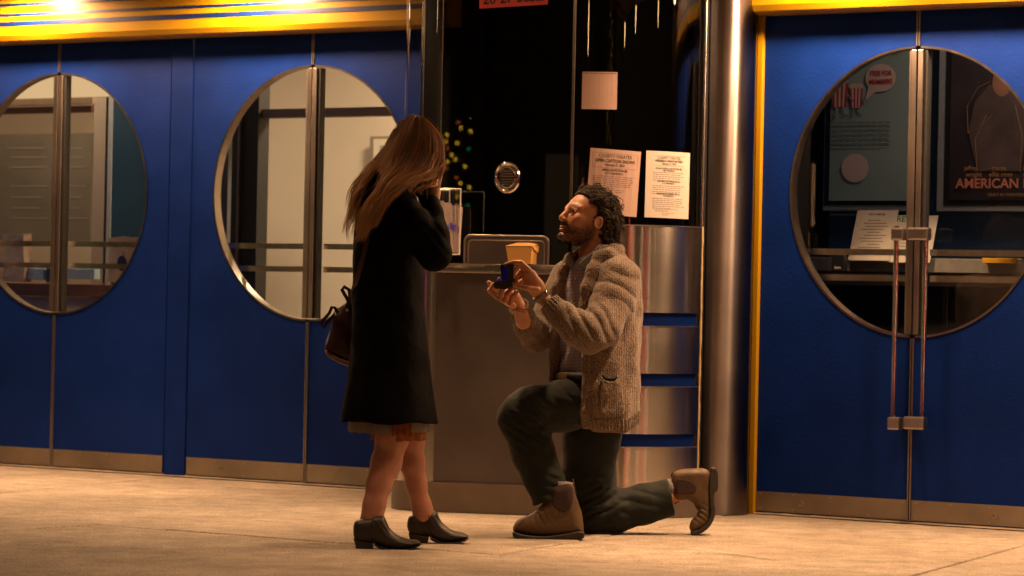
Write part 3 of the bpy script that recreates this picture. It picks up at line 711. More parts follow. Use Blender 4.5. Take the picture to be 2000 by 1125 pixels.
# kraft take-out box on the ledge
kb = empty('takeout_box', (.05, 14.52, 1.101), 'brown kraft card take-out box on the booth ledge above the ring box', 'box')
def kx(px): return (px-1000)/FPX*14.52
zb, zt = 1.1025, at(1020, 480, 14.52).z
y0, y1 = fy(.05)-.035, fy(.05)-.0
bot = [(kx(992), y0-.002), (kx(1035), y0-.012), (kx(1053), y1-.02), (kx(1010), y1-.008)]
top = [(kx(986), y0-.010), (kx(1037), y0-.020), (kx(1059), y1-.014), (kx(1008), y1-.002)]
mb = MB(); mb.add([(x, y, zb) for x, y in bot]+[(x, y, zt) for x, y in top], [(0, 1, 5, 4), (1, 2, 6, 5), (2, 3, 7, 6), (3, 0, 4, 7), (3, 2, 1, 0)]); mb.build('body', M['card'], kb)
cx_ = sum(p[0] for p in top)/4; cy_ = sum(p[1] for p in top)/4
mb = MB(); mb.add([(top[0][0]-.003, top[0][1]-.002, zt-.002), (top[1][0]+.001, top[1][1]-.002, zt-.001), (top[2][0], top[2][1], zt+.010), (top[3][0], top[3][1], zt+.012), (cx_-.03, cy_-.01, zt+.013), (cx_+.01, cy_-.012, zt+.014)],
                  [(0, 1, 5, 4), (1, 2, 5), (2, 3, 4, 5), (3, 0, 4)]); mb.build('lid_flap', M['card'], kb)
mb = MB(); mb.add([(top[1][0], top[1][1]-.003, zt), (top[2][0]+.003, top[2][1]-.003, zt+.001), (top[2][0], top[2][1]-.003, zt-.018), ((top[1][0]+top[2][0])/2, (top[1][1]+top[2][1])/2-.004, zt-.03)], [(0, 1, 2, 3)]); mb.build('side_flap', M['card'], kb)
# ------------------------------------------------------------ interiors seen through the round windows
def PB(px0, py0, px1, py1, off, d, name, mat, parent=None, b=0.0, label=None, cat=None, group=None, kind=None):
    """a box standing at depth off behind (or before) the door plane, as wide and tall as the sight lines say"""
    s0, za = onwall(px0, (py0+py1)/2, off); s1, zb_ = onwall(px1, (py0+py1)/2, off); zt = onwall((px0+px1)/2, py0, off)[1]; zb = onwall((px0+px1)/2, py1, off)[1]
    o = wbox(s0, s1, off-d, off, zb, zt, name, mat, parent, b); return setp(o, label, cat, group, kind)
M['cream'] = plain('cream_wall', (.70, .60, .49), .8, noise=.05, nscale=2)
M['lobby_floor'] = plain('lobby_floor', (.16, .12, .09), .5)
M['greyband'] = plain('grey_beam', (.26, .205, .165), .5, noise=.05)
M['brown'] = plain('brown_counter', (.16, .075, .05), .45)
M['board'] = plain('menu_board', (.11, .09, .07), .45, noise=.2, nscale=4)
M['navy'] = plain('navy_wall', (.02, .06, .14), .55)
M['teal'] = plain('teal_wall', (.005, .035, .07), .5, noise=.3, nscale=2)
M['frame'] = plain('poster_frame', (.42, .43, .44), .4, .5)
M['poster_dark'] = plain('poster_black', (.012, .012, .015), .4, noise=.4, nscale=6)
M['notice_green'] = plain('notice_green', (.26, .34, .33), .5, noise=.08, nscale=3)
M['grey_shelf'] = plain('grey_shelf', (.22, .21, .20), .5)
M['bag'] = plain('paper_bag', (.62, .46, .33), .8, noise=.2, nscale=15, bump=.8, bscale=25)
M['blueitem'] = plain('pale_blue_print', (.30, .42, .52), .6, noise=.2)
# left lobby shell
def room(s0, s1, d, name_p):
    wbox(s0, s1, -d-.05, -d, 0, 3.0, name_p+'_back_wall', M['cream'], None)['kind'] = 'structure'
    wbox(s0, s1, -d-.05, -.051, -.02, -.003, name_p+'_floor', M['lobby_floor'], None)['kind'] = 'structure'
    wbox(s0, s1, -d-.05, -.051, 2.9, 2.95, name_p+'_ceiling', M['cream'], None)['kind'] = 'structure'
    wbox(s0-.05, s0, -d-.05, -.051, 0, 2.95, name_p+'_end_wall', M['navy'] if name_p != 'lobby' else M['cream'], None)['kind'] = 'structure'
    wbox(s1, s1+.05, -d-.05, -.051, 0, 2.95, name_p+'_end_wall', M['cream'] if name_p == 'lobby' else M['navy'], None)['kind'] = 'structure'
room(-6.8, -.34, 2.9, 'lobby')
def lamp(s, o, z, w, size=.4, col=(1, .74, .46)):
    l = bpy.data.lights.new('lobby_lamp', 'AREA'); l.shape = 'SQUARE'; l.size = size; l.energy = w; l.color = col
    lo = bpy.data.objects.new('lobby_lamp', l); C.objects.link(lo); lo.location = W(s, o, z)
M['lobby_light'] = emission('lobby_light_glow', (1, .72, .42), 1.0)
for s, o, w in ((-1.7, -1.9, 92), (-4.3, -.8, 46)):
    lamp(s, o, 2.85, w)
    f = wbox(s-.25, s+.25, o-.25, o+.25, 2.87, 2.899, 'ceiling_light', M['frame'], None); setp(f, 'square lobby ceiling light %s' % ('behind the cream-lit window' if s > -3 else 'over the counter behind the leftmost window'), 'light')
    wbox(s-.2, s+.2, o-.2, o+.2, 2.862, 2.8695, 'diffuser', M['lobby_light'], f)
# window B: vestibule frame, beam, picture
vf = empty('vestibule_frame', W(-2.3, -1.0, 0), 'dark inner door frame with grey beam behind the cream-lit round window', 'door frame')
s0, _ = onwall(446, 400, -.9); s1, _ = onwall(504, 400, -.9)
wbox(s0, s1-.10, -1.0, -.9, 0, 2.9, 'dark_jamb', M['dark'], vf); wbox(s1-.098, s1, -.98, -.89, 0, 2.9, 'jamb', M['black'], vf); wbox(s0+.07, s0+.085, -.9, -.885, 0, 2.9, 'edge_trim', M['strip'], vf)
za = onwall(520, 214, -.95)[1]; zb = onwall(520, 231, -.95)[1]; wbox(s1+.001, -.4, -1.0, -.92, zb, za, 'beam', M['greyband'], vf)
PB(405, 60, 445, 640, -.7, .03, 'side_panel', plain('slate_panel', (.10, .11, .13), .5), None, label='slate grey panel at the left edge of the cream-lit round window', cat='panel')
pf = PB(722, 266, 790, 330, -2.82, .02, 'picture_frame', M['greyband'], None, label='small framed picture on the cream lobby wall beside the woman\'s hair', cat='picture'); 
PB(729, 271, 788, 325, -2.815, .004, 'picture_mat', M['cream'], pf); PB(742, 284, 784, 318, -2.81, .004, 'picture_print', plain('picture_print', (.28, .33, .30), .6, noise=.5, nscale=30), pf)
# window A: counter, boards, light box, bags
PB(-120, 152, 196, 190, -1.5, .12, 'light_box', M['light_box'] if 'light_box' in M else emission('light_box_glow', (1, .66, .33), .80), None, label='long glowing light box above the menu board behind the leftmost window', cat='light box')
PB(-120, 193, 180, 206, -1.62, .05, 'menu_rail', M['bag'], None, label='tan rail just below the glowing light box', cat='rail')
bd = PB(-120, 262, 178, 470, -1.6, .04, 'menu_board', M['board'], None, label='dark lettered menu board behind the leftmost window', cat='board')
for y in (288, 306, 325, 362, 384, 405, 425):
    for x0, x1 in ((15, 95), (128, 170)): PB(x0+(y % 7), y, x1-(y*3 % 19), y+3, -1.598, .002, 'menu_line', plain('menu_lettering', (.16, .135, .11), .6) if 'ml' not in M else M['ml'], bd); M['ml'] = bpy.data.materials['menu_lettering']
PB(-120, 210, 178, 222, -1.66, .05, 'menu_rail', M['brown'], None, label='brown rail between the tan rail and the menu board', cat='rail')
pp = PB(180, 190, 203, 640, -1.3, .08, 'lobby_post', M['greyband'], None, label='grey lobby post right of the menu board', cat='post'); PB(203, 190, 208, 640, -1.31, .03, 'dark_gap', M['black'], pp); PB(208, 185, 216, 640, -1.3, .06, 'post_trim', M['frame'], pp)
PB(217, 120, 330, 700, -1.25, .04, 'teal_curtain', M['teal'], None, label='dark teal wall panel at the right side of the leftmost window', cat='panel')
lc = empty('lobby_counter', W(-3.9, -1.1, 0), 'dark brown counter with cream front behind the leftmost window', 'counter')
PB(-150, 552, 228, 577, -.9, .5, 'counter_top', M['brown'], lc, .004); PB(-150, 578, 222, 760, -.95, .4, 'counter_front', M['cream'], lc)
def bag(px0, py0, px1, py1, off, label):
    s0, _ = onwall(px0, 500, off); s1, _ = onwall(px1, 500, off); z1 = onwall(px0, py0, off)[1]; z0 = onwall(px0, py1, off)[1]
    rr = random.Random(4); V = []; n = 6
    for k in range(5):
        z = z0+(z1-z0)*k/4
        for s, o in ((s0, off), ((s0+s1)/2, off+.006), (s1, off), (s1, off-.07), ((s0+s1)/2, off-.06-.02*(k > 2)), (s0, off-.07)): V.append((s+rr.uniform(-.006, .006), o+rr.uniform(-.006, .006), z+rr.uniform(-.006, .006)*(k == 4)))
    F = [(n*k+i, n*k+(i+1) % n, n*k+n+(i+1) % n, n*k+n+i) for k in range(4) for i in range(n)]
    o = MB(T3).add(V, F).build('paper_bag', M['bag'], None, angle=30); setp(o, label, 'bag'); return o
bag(4, 456, 46, 550, -.92, 'crumpled brown paper bag standing on the counter in the leftmost window')
bag(-60, 470, 1, 550, -.95, 'brown paper bag at the very left edge of the photo')
kbx = bag(211, 463, 276, 551, -.93, 'kraft bag with a round blue print at the right end of the counter')
pc = onwall(238, 514, -.915); mb = MB(lambda v: W(pc[0]+v.x, -.915+v.z, pc[1]+v.y)); mb.prism([(.035*math.cos(a), .042*math.sin(a)) for a in np.linspace(0, 6.0, 20)], 0, .002); mb.build('round_print', plain('navy_print', (.03, .03, .14), .6), kbx)
PB(50, 524, 85, 546, -.95, .05, 'leaflet_stack', M['blueitem'], None, .002, 'pale blue box on the counter just right of the brown paper bag', 'box')
PB(90, 522, 104, 552, -.95, .05, 'small_box', M['navy'], None, .002, 'small navy box on the counter left of the door seam', 'box')
PB(132, 525, 184, 545, -.97, .05, 'tissue_box', M['blueitem'], None, .002, 'pale blue box on the counter between the door seam and the kraft bag', 'box')
# window C: display wall close behind the glass
room(1.0, 6.8, 1.9, 'side_lobby')
lamp(2.6, -.45, 2.8, 15.0, .3, (1, .80, .62))
dw = PB(1622, -60, 2300, 700, -.95, .05, 'display_wall', M['navy'], None, kind='structure')
gl_ = PB(1500, -60, 1621, 700, -1.1, .05, 'display_wall_return', M['teal'], None, kind='structure')
# grey-green notice board
nb = PB(1610, 60, 1784, 412, -.90, .03, 'notice_board', M['frame'], None, .003, 'grey-green lobby notice board with pink speech bubble behind the right-hand doors', 'notice board')
PB(1612, 66, 1779, 401, -.897, .004, 'black_border', M['poster_dark'], nb)
PB(1622, 70, 1774, 392, -.893, .004, 'notice_sheet', M['notice_green'], nb)
def WM(px, py, off):
    s, z = onwall(px, py, off); return lambda u, v, l: W(s+u, off+l, z+v)
M['pinkp'] = plain('pink_print', (.62, .45, .42), .6, noise=.02); M['redp'] = plain('red_print', (.42, .03, .03), .6, noise=.02); M['greyp'] = plain('grey_print', (.12, .15, .15), .6, noise=0)
fm = WM(1720, 152, -.888)
def disc(fm, cu, cv, ru, rv, n=28, l=0, extra=None): return [fm(cu+ru*math.cos(2*math.pi*i/n), cv+rv*math.sin(2*math.pi*i/n), l) for i in range(n)]
V = disc(fm, 0, 0, .082, .066); o = pydata('speech_bubble', V+[fm(-.062, -.035, 0), fm(-.082, -.105, 0), fm(-.02, -.06, 0)], [tuple(range(len(V))), (len(V), len(V)+1, len(V)+2)], M['pinkp'], nb)
print_on('lettering', [('FREE FOR', .002, .010, .034, True, .118), ('MEMBERS', .002, -.030, .034, True, .125)], lambda u, v, l: fm(u, v, .002), M['redp'], nb)
fm2 = WM(1745, 97, -.886); V = disc(fm2, -.03, 0, .03, .02)+disc(fm2, .025, .004, .028, .02); pydata('red_print', V, [tuple(range(28)), tuple(range(28, 56))], M['redp'], nb)
def popcorn(px, py, sc):
    f = WM(px, py, -.888)
    for k in range(7):
        x0 = (-.035+.01*k)*sc; x1 = x0+.01*sc; pydata('carton_stripe', [f(x0*.8, -.05*sc, 0), f(x1*.8, -.05*sc, 0), f(x1, .045*sc, 0), f(x0, .045*sc, 0)], [(0, 1, 2, 3)], M['redp'] if k % 2 == 0 else M['pinkp'], nb)
    V = []; F = []
    for k in range(5): F.append(tuple(range(len(V), len(V)+14))); V += disc(f, (-.026+.013*k)*sc, (.052+.005*(k % 2))*sc, .012*sc, .012*sc, 14, .0003*k)
    pydata('popped_corn', V, F, M['pinkp'], nb)
    for a, b, c in (((-.012, -.05), (-.014, -.09), (-.028, -.093)), ((.012, -.05), (.028, -.08), (.04, -.078)), ((.035, 0), (.05, -.02), (.062, -.026))):
        mb = MB(); mb.tube([f(p[0]*sc, p[1]*sc, .001) for p in (a, b, c)], .0018*sc, 5); mb.build('printed_limb', M['greyp'], nb)
popcorn(1672, 190, 1.0); popcorn(1640, 184, 1.25)
its = []
fm3 = WM(1690, 262, -.888)
for i in range(6): its += [('#line', x, .055-.022*i, .030, .006) for x in np.arange(-.17, .14-.01*(i % 3), .036)]
its += [('#line', x, -.36-.022*i, .030, .005) for i in range(2) for x in np.arange(-.17, .06, .036)]
print_on('lettering', its, fm3, M['greyp'], nb, .001)
fm4 = WM(1670, 328, -.888); V = disc(fm4, 0, 0, .074, .068); pydata('round_print', V, [tuple(range(28))], M['pinkp'], nb)
# framed film poster: a plain stand-in picture with the printed title
fp = PB(1832, 60, 2300, 413, -.90, .03, 'film_poster', M['frame'], None, .003, 'dark framed film poster with orange title lettering at the right edge', 'poster')
PB(1846, 66, 2280, 402, -.897, .004, 'black_border', M['poster_dark'], fp)
PB(1856, 70, 2200, 391, -.893, .004, 'poster_sheet', plain('poster_sheet', (.03, .022, .026), .45, noise=.5, nscale=5), fp)
M['orange'] = plain('orange_print', (.62, .20, .13), .6, noise=.02); M['gold'] = plain('gold_print', (.34, .17, .06), .6, noise=.02)
fm5 = WM(1862, 367, -.888)
print_on('title_lettering', [('AMERICAN FICTION', .31, 0, .062, True, .60)], lambda u, v, l: fm5(u, v, .001), M['orange'], fp)
print_on('credit_lettering', [('jeffrey', .09, .082, .030, True, .07), ('wright', .105, .052, .030, True, .085), ('tracee', .235, .082, .030, True, .075), ('ellis ross', .245, .052, .030, True, .12), ('issa', .385, .082, .030, True, .05), ('rae', .385, .052, .030, True, .05),
   ('ONLY IN THEATERS DECEMBER', .33, -.038, .018, True, .30)], lambda u, v, l: fm5(u, v, .001), M['gold'], fp)
fm6 = WM(1948, 250, -.888); M['figure'] = plain('poster_figure', (.24, .11, .07), .6, noise=.4, nscale=9); M['figure2'] = plain('poster_figure_dark', (.085, .055, .05), .6, noise=.4, nscale=9)
V = [fm6(*p, 0) for p in ((-.10, -.20), (.12, -.20), (.16, .02), (.13, .16), (.06, .21), (-.05, .20), (-.12, .12), (-.15, -.02))]; pydata('poster_figure', V, [tuple(range(8))], M['figure2'], fp)
V = disc(fm6, .02, .21, .05, .065, 20, .001); pydata('poster_head', V, [tuple(range(20))], M['figure'], fp)
rr = random.Random(9); mb = MB()
for pts in ([(-.15, -.02), (-.155, .1), (-.1, .19), (-.04, .22)], [(-.1, -.2), (-.11, -.05), (-.06, .06)], [(.12, -.2), (.13, -.03), (.09, .1)], [(-.1, -.2), (.0, -.185)], [(-.15, -.02), (-.09, .0), (-.02, .07)], [(.16, .02), (.15, .13), (.07, .21)]):
    mb.tube([fm6(x+rr.uniform(-.004, .004), z+rr.uniform(-.004, .004), .001) for x, z in pts], .0012, 4)
mb.build('chalk_line', M['gold'], fp)
# shelf with standing papers
sh = empty('lobby_shelf', W(2.2, -.6, 0), 'grey shelf with dark cabinet under the lobby posters', 'shelf')
PB(1560, 506, 2300, 534, -.55, .34, 'shelf_top', M['grey_shelf'], sh, .003); PB(1560, 536, 2300, 560, -.60, .28, 'shelf_edge', M['greyband'], sh); PB(1560, 562, 2300, 800, -.7, .2, 'cabinet', M['poster_dark'], sh)
def leaning(px0, px1, py0, py1, off, skew, label, items):
    s0, _ = onwall(px0, py1, off); s1, _ = onwall(px1, py1, off); z1 = onwall(px0, py0, off)[1]; z0 = onwall(px0, py1, off)[1]
    def fm(u, v, l): return W(s0+(s1-s0)*u+skew*v, off-.05*v+l, z0+(z1-z0)*v)
    V = [fm(0, 0, 0), fm(1, 0, 0), fm(1, 1, 0), fm(0, 1, 0)]; V += [v-Vector((NX, NY, 0))*.002 for v in V]
    o = pydata('printed_sheet', V, [(0, 1, 2, 3), (7, 6, 5, 4), (0, 4, 5, 1), (1, 5, 6, 2), (2, 6, 7, 3), (3, 7, 4, 0)], M['paper']); setp(o, label, 'paper')
    w = s1-s0; h = z1-z0; g = lambda u, v, l: fm(u/w, v/h, .0008)
    print_on('lettering', items(w, h), g, M['ink'], o); return o
leaning(1656, 1736, 410, 508, -.50, .018, 'white printed sheet leaning on the grey shelf left of the REVIEWS sheet', lambda w, h: [('PICK A MOVIE', w*.5, h*.90, .014, True, w*.4)]+[('#line', w*.45+.01*(i % 3), h*(.80-.06*i), w*(.55 if i % 4 else .3), .0025) for i in range(11)])
leaning(1736, 1816, 420, 512, -.51, .012, 'white sheet headed REVIEWS in green, leaning behind the door seam', lambda w, h: [('#line', w*.5, h*(.62-.07*i), w*.6, .0025) for i in range(7)])
fmr = WM(1778, 428, -.505); print_on('heading', [('REVIEWS', .012, -.012, .036, True, .16)], lambda u, v, l: W(onwall(1778, 428, -.49)[0]+u, -.49, onwall(1778, 428, -.49)[1]+v), plain('green_print', (.03, .16, .08), .6), bpy.data.objects['printed_sheet.001'])
PB(1624, 498, 1648, 530, -.40, .03, 'name_card', M['poster_dark'], None, .002, 'small black card lettered ion on the shelf at the left of the right-hand window', 'card')
fmq = WM(1636, 525, -.397); print_on('lettering', [('ion', 0, 0, .022, True, .032)], lambda u, v, l: fmq(u, v, .001), M['paper'], bpy.data.objects['name_card'])
PB(1918, 504, 1976, 514, -.5, .1, 'yellow_booklet', plain('yellow_booklet', (.65, .36, .02), .6), None, .002, 'flat yellow booklet on the grey shelf below the film poster', 'booklet')

# ------------------------------------------------------------ across the street: what the glass and steel reflect
M['red_neon'] = emission('red_neon', (1, .03, .03), 14); M['green_neon'] = emission('green_neon', (.02, 1, .35), 12); M['pink_neon'] = emission('pink_neon', (1, .10, .45), 9)
M['warmlamp'] = emission('warm_lamp', (1, .55, .22), 14); M['fairy_y'] = emission('fairy_yellow', (1, .58, .03), 5); M['fairy_r'] = emission('fairy_red', (1, .2, .05), 2); M['fairy_g'] = emission('fairy_green', (.05, .8, .3), 1.2)
M['bark'] = plain('bark', (.05, .035, .025), .9, bump=.5, bscale=30); M['needles'] = plain('needles', (.015, .03, .012), .8)
def neon_sign(x, y, z0, z1, mat, label, rad=.035):
    t = empty('neon_sign', (x, y, 0), label, 'sign')
    mb = MB(); mb.tube([(x, y-.12, 0), (x, y-.12, z1+.1)], .05, 10); mb.build('post', M['dark'], t)
    mb = MB(); mb.tube([(x, y, z0), (x, y, z1)], rad, 10); mb.build('neon_tube', mat, t)
neon_sign(6.7, -.6, .1, 2.3, M['red_neon'], 'tall red neon tube on a post across the street')
neon_sign(10.2, 1.4, .1, 1.5, M['red_neon'], 'shorter red neon tube further along the street')
neon_sign(3.7, -3.0, .1, 1.7, M['red_neon'], 'short red neon tube on a post to the right behind the camera', .11)
M['streak_tube'] = emission('streak_tube_glow', (1, .62, .36), 15)  # added tubes that give the curved steel its pale streaks
neon_sign(9.4, .75, .1, 1.5, M['streak_tube'], 'tall warm white tube added to streak the steel, between the two red neon tubes')
neon_sign(10.7, 2.3, .1, 1.5, M['streak_tube'], 'warm white tube added to streak the steel, just beyond the shorter red neon')
neon_sign(7.3, -.25, .1, 1.5, M['streak_tube'], 'warm white tube added to streak the steel, beside the tallest red neon')
neon_sign(-9.5, 12.6, .3, 1.0, M['green_neon'], 'green neon tube on a post at the far left of the street')
neon_sign(-6.0, 11.0, .12, .6, M['pink_neon'], 'pink neon tube on a post at the left of the street')
def street_lamp(x, y, label):
    t = empty('street_lamp', (x, y, 0), label, 'street lamp', 'lamps across the street')
    mb = MB(); mb.lathe([(.09, 0), (.09, .3), (.05, .4), (.04, 3.6)], 12, Matrix.Translation((x, y, 0))); mb.build('post', M['dark'], t)
    mb = MB(); mb.lathe([(.08, 3.6), (.17, 3.75), (.19, 4.0), (.10, 4.2)], 14, Matrix.Translation((x, y, 0))); mb.build('lantern', M['warmlamp'], t)
for i, (x, y) in enumerate(((5.6, -5), (8.0, -2.2), (13, 2), (-6, -6), (-13, 1), (12.0, 8.0))): street_lamp(x, y, 'warm lantern street lamp across the street, number %d from the camera side' % (i+1) if False else ['warm street lamp right behind the camera', 'warm street lamp beside the tall red neon', 'warm street lamp far to the right', 'warm street lamp left behind the camera', 'warm street lamp far to the left', 'warm street lamp near the right end of the theatre'][i])
def lit_tree(x, y, h, r, seed, label, n=70):
    t = empty('street_tree', (x, y, 0), label, 'tree'); rr = random.Random(seed)
    mb = MB(); mb.tube([(x, y, 0), (x+.05, y, h*.4), (x, y+.05, h*.9)], [.11, .07, .02], 8)
    for k in range(14):
        a = rr.uniform(0, 6.28); z = h*rr.uniform(.3, .85); mb.tube([(x, y, z), (x+math.cos(a)*r*.8, y+math.sin(a)*r*.8, z+.4)], [.025, .006], 5)
    mb.build('trunk', M['bark'], t)
    V = []; F = []
    for k in range(1500):
        z = h*(.25+.75*rr.random()); q = r*math.sqrt(rr.random())*(1.15-(z/h))*1.2; a = rr.uniform(0, 6.28); c = Vector((x+q*math.cos(a), y+q*math.sin(a), z))
        d = Vector((rr.gauss(0, 1), rr.gauss(0, 1), rr.gauss(0, 1))).normalized()*.08; e = d.orthogonal()*.5; i = len(V); V += [c-d, c+e, c+d]; F.append((i, i+1, i+2))
    setp(pydata('crown', V, F, M['needles'], t), kind='stuff')
    for mt, cnt in ((M['fairy_y'], n), (M['fairy_r'], n//3), (M['fairy_g'], n//4)):
        mb = MB()
        for k in range(cnt):
            z = h*(.15+.8*rr.random()); q = r*(1.15-(z/h))*1.1; a = rr.uniform(0, 6.28)
            mb.lathe([(.008, -.022), (.024, 0), (.008, .022)], 6, Matrix.Translation((x+q*math.cos(a), y+q*math.sin(a), z)))
        setp(mb.build('fairy_lights', mt, t), kind='stuff')
lp = empty('lit_post', (-9.93, -3.0, 0), 'post wrapped in yellow fairy lights across the street', 'post')
mb = MB(); mb.tube([(-9.93, -3.0, 0), (-9.93, -3.0, 3.3)], .06, 10); mb.build('post', M['dark'], lp)
rr = random.Random(8); bl = {'fairy_y': MB(), 'fairy_r': MB(), 'fairy_g': MB()}
for k in range(17):
    kind = 'fairy_y' if k % 5 else ('fairy_r' if k % 2 else 'fairy_g'); z = 1.92+.058*k+rr.uniform(-.02, .02); a = k*1.9
    x = -9.93+.075*math.cos(a); y = -2.95+.075*math.sin(a)
    bl[kind].lathe([(.006, -.02), (.022, 0), (.006, .02)], 8, Matrix.Translation((x, y, z)))
for k in range(6):
    bl['fairy_y' if k % 3 else 'fairy_r'].lathe([(.006, -.02), (.02, 0), (.006, .02)], 8, Matrix.Translation((-10.13+rr.uniform(-.05, .05), -3.0, 2.3+.07*k)))
for k_, v_ in bl.items(): setp(v_.build('fairy_lights', M[k_], lp), kind='stuff')
lit_tree(1.5, -9, 6.0, 1.2, 5, 'tall tree wrapped in fairy lights behind the camera', 110)
# a row of dark shop fronts with a few lit windows
M['brick'] = plain('dark_brick', (.10, .055, .04), .85, noise=.2, nscale=8); M['shopglow'] = emission('shop_window_glow', (1, .60, .30), .10)
random.seed(21)
for i in range(7):
    s0 = -22+6.4*i; h = random.uniform(6, 9)
    sb = empty('shop_building', W(s0+3, 24, 0), ['brick shop at the far left end of the opposite row', 'brick shop second from the left end of the opposite row', 'brick shop third from the left end of the opposite row', 'brick shop in the middle of the opposite row', 'brick shop just right of the middle of the opposite row', 'brick shop next to the right end of the opposite row', 'brick shop at the right end of the opposite row'][i], 'shop')
    wbox(s0, s0+6.3, 24, 30, -.13, h, 'wall', M['brick'], sb)
    for k in range(2):
        a = s0+.5+2.9*k; lit = random.random() < .6
        fr = wbox(a, a+2.4, 23.9, 23.99, .5, 2.7, 'window', M['dark'], sb); wbox(a+.1, a+2.3, 23.88, 23.899, .6, 2.6, 'pane', M['shopglow'] if lit else M['poster_dark'], fr)
# ============================================================ PEOPLE
PM = 1/FPX
def A3(px, py, Y): return np.array(tuple(at(px, py, Y)), dtype=np.float32)
def pr(r, Y): return r*Y*PM
def CH(P, pts, Y, k=.02, flat=None):
    """chain of (px, py, dY, radius in px)"""
    return chain(P, [(A3(x, y, Y+d), pr(r, Y+d)) for x, y, d, r in pts], k, flat)
def bounds(pts, Y, pad=.1):
    Q = np.array([A3(p[0], p[1], Y+(p[2] if len(p) > 2 else 0)) for p in pts]); return Q.min(0)-pad, Q.max(0)+pad
def chaikin(p, n=2):
    for _ in range(n):
        q = []
        for i in range(len(p)):
            a, b = p[i], p[(i+1) % len(p)]; q += [(a[0]*.75+b[0]*.25, a[1]*.75+b[1]*.25), (a[0]*.25+b[0]*.75, a[1]*.25+b[1]*.75)]
        p = q
    return p
def PXZ(poly, Y): return [(float(at(x, y, Y).x), float(at(x, y, Y).z)) for x, y in poly]

def skin_mat(name, base, red=.0):
    m, nt, b = nodes(name); L = nt.links.new
    at_ = N(nt, 'ShaderNodeVertexColor', layer_name='Col'); tc = N(nt, 'ShaderNodeTexCoord')
    nz = N(nt, 'ShaderNodeTexNoise', Scale=90.0, Detail=5.0); L(tc.outputs['Object'], nz.inputs['Vector'])
    mr = N(nt, 'ShaderNodeMapRange'); mr.inputs[3].default_value = .84; mr.inputs[4].default_value = 1.14; L(nz.outputs[0], mr.inputs[0])
    mx = N(nt, 'ShaderNodeMixRGB', blend_type='MULTIPLY'); mx.inputs[0].default_value = 1; L(at_.outputs[0], mx.inputs[1]); L(mr.outputs[0], mx.inputs[2]); L(mx.outputs[0], b.inputs['Base Color'])
    b.inputs['Roughness'].default_value = .48; b.inputs['Specular IOR Level'].default_value = .4
    b.inputs['Subsurface Weight'].default_value = .12; b.inputs['Subsurface Radius'].default_value = (1, .35, .2); b.inputs['Subsurface Scale'].default_value = .008
    n2 = N(nt, 'ShaderNodeTexNoise', Scale=420.0, Detail=3.0); L(tc.outputs['Object'], n2.inputs['Vector'])
    bp = N(nt, 'ShaderNodeBump', Strength=.25, Distance=.002); L(n2.outputs[0], bp.inputs['Height']); L(bp.outputs[0], b.inputs['Normal']); return m
M['skin'] = skin_mat('skin', None)
def hair_mat(name, dark, light, scale=6):
    m, nt, b = nodes(name); L = nt.links.new; at_ = N(nt, 'ShaderNodeVertexColor', layer_name='Col'); L(at_.outputs[0], b.inputs['Base Color'])
    b.inputs['Roughness'].default_value = .55; b.inputs['Specular IOR Level'].default_value = .35; return m
M['hair'] = hair_mat('hair_strands', 0, 0)
def knit_mat():
    m, nt, b = nodes('marled_wool'); L = nt.links.new; tc = N(nt, 'ShaderNodeTexCoord')
    mp = N(nt, 'ShaderNodeMapping'); mp.inputs['Scale'].default_value = (1, 1, .6); L(tc.outputs['Object'], mp.inputs[0])
    n1_ = N(nt, 'ShaderNodeTexNoise', Scale=250.0, Detail=4.0, Roughness=.75); L(mp.outputs[0], n1_.inputs['Vector'])
    n2 = N(nt, 'ShaderNodeTexNoise', Scale=14.0, Detail=4.0); L(tc.outputs['Object'], n2.inputs['Vector'])
    v = N(nt, 'ShaderNodeTexVoronoi', Scale=210.0); L(mp.outputs[0], v.inputs['Vector'])
    r = N(nt, 'ShaderNodeValToRGB'); e = r.color_ramp.elements; e[0].position = .36; e[0].color = (.065, .042, .030, 1); e[1].position = .64; e[1].color = (.31, .232, .175, 1)
    x = r.color_ramp.elements.new(.48); x.color = (.15, .106, .078, 1); L(n1_.outputs[0], r.inputs[0])
    mr = N(nt, 'ShaderNodeMapRange'); mr.inputs[1].default_value = .3; mr.inputs[2].default_value = .7; mr.inputs[3].default_value = .75; mr.inputs[4].default_value = 1.2; L(n2.outputs[0], mr.inputs[0])
    mx = N(nt, 'ShaderNodeMixRGB', blend_type='MULTIPLY'); mx.inputs[0].default_value = 1; L(r.outputs[0], mx.inputs[1]); L(mr.outputs[0], mx.inputs[2]); L(mx.outputs[0], b.inputs['Base Color'])
    b.inputs['Roughness'].default_value = .95; b.inputs['Specular IOR Level'].default_value = .15; b.inputs['Sheen Weight'].default_value = .25
    ad = N(nt, 'ShaderNodeMath', operation='ADD'); L(v.outputs[0], ad.inputs[0]); L(n1_.outputs[0], ad.inputs[1])
    wv = N(nt, 'ShaderNodeTexWave', Scale=34.0, Distortion=1.5); wv.bands_direction = 'X'; L(tc.outputs['Object'], wv.inputs['Vector']); ad2 = N(nt, 'ShaderNodeMath', operation='MULTIPLY_ADD'); L(wv.outputs[1], ad2.inputs[0]); ad2.inputs[1].default_value = .4; L(ad.outputs[0], ad2.inputs[2])
    bp = N(nt, 'ShaderNodeBump', Strength=.75, Distance=.004); L(ad2.outputs[0], bp.inputs['Height']); L(bp.outputs[0], b.inputs['Normal']); return m
M['knit'] = knit_mat()
M['dark_hair'] = hair_mat('dark_curls', 0, 0); M['dark_hair'].node_tree.nodes['Principled BSDF'].inputs['Specular IOR Level'].default_value = .18; M['dark_hair'].node_tree.nodes['Principled BSDF'].inputs['Roughness'].default_value = .65
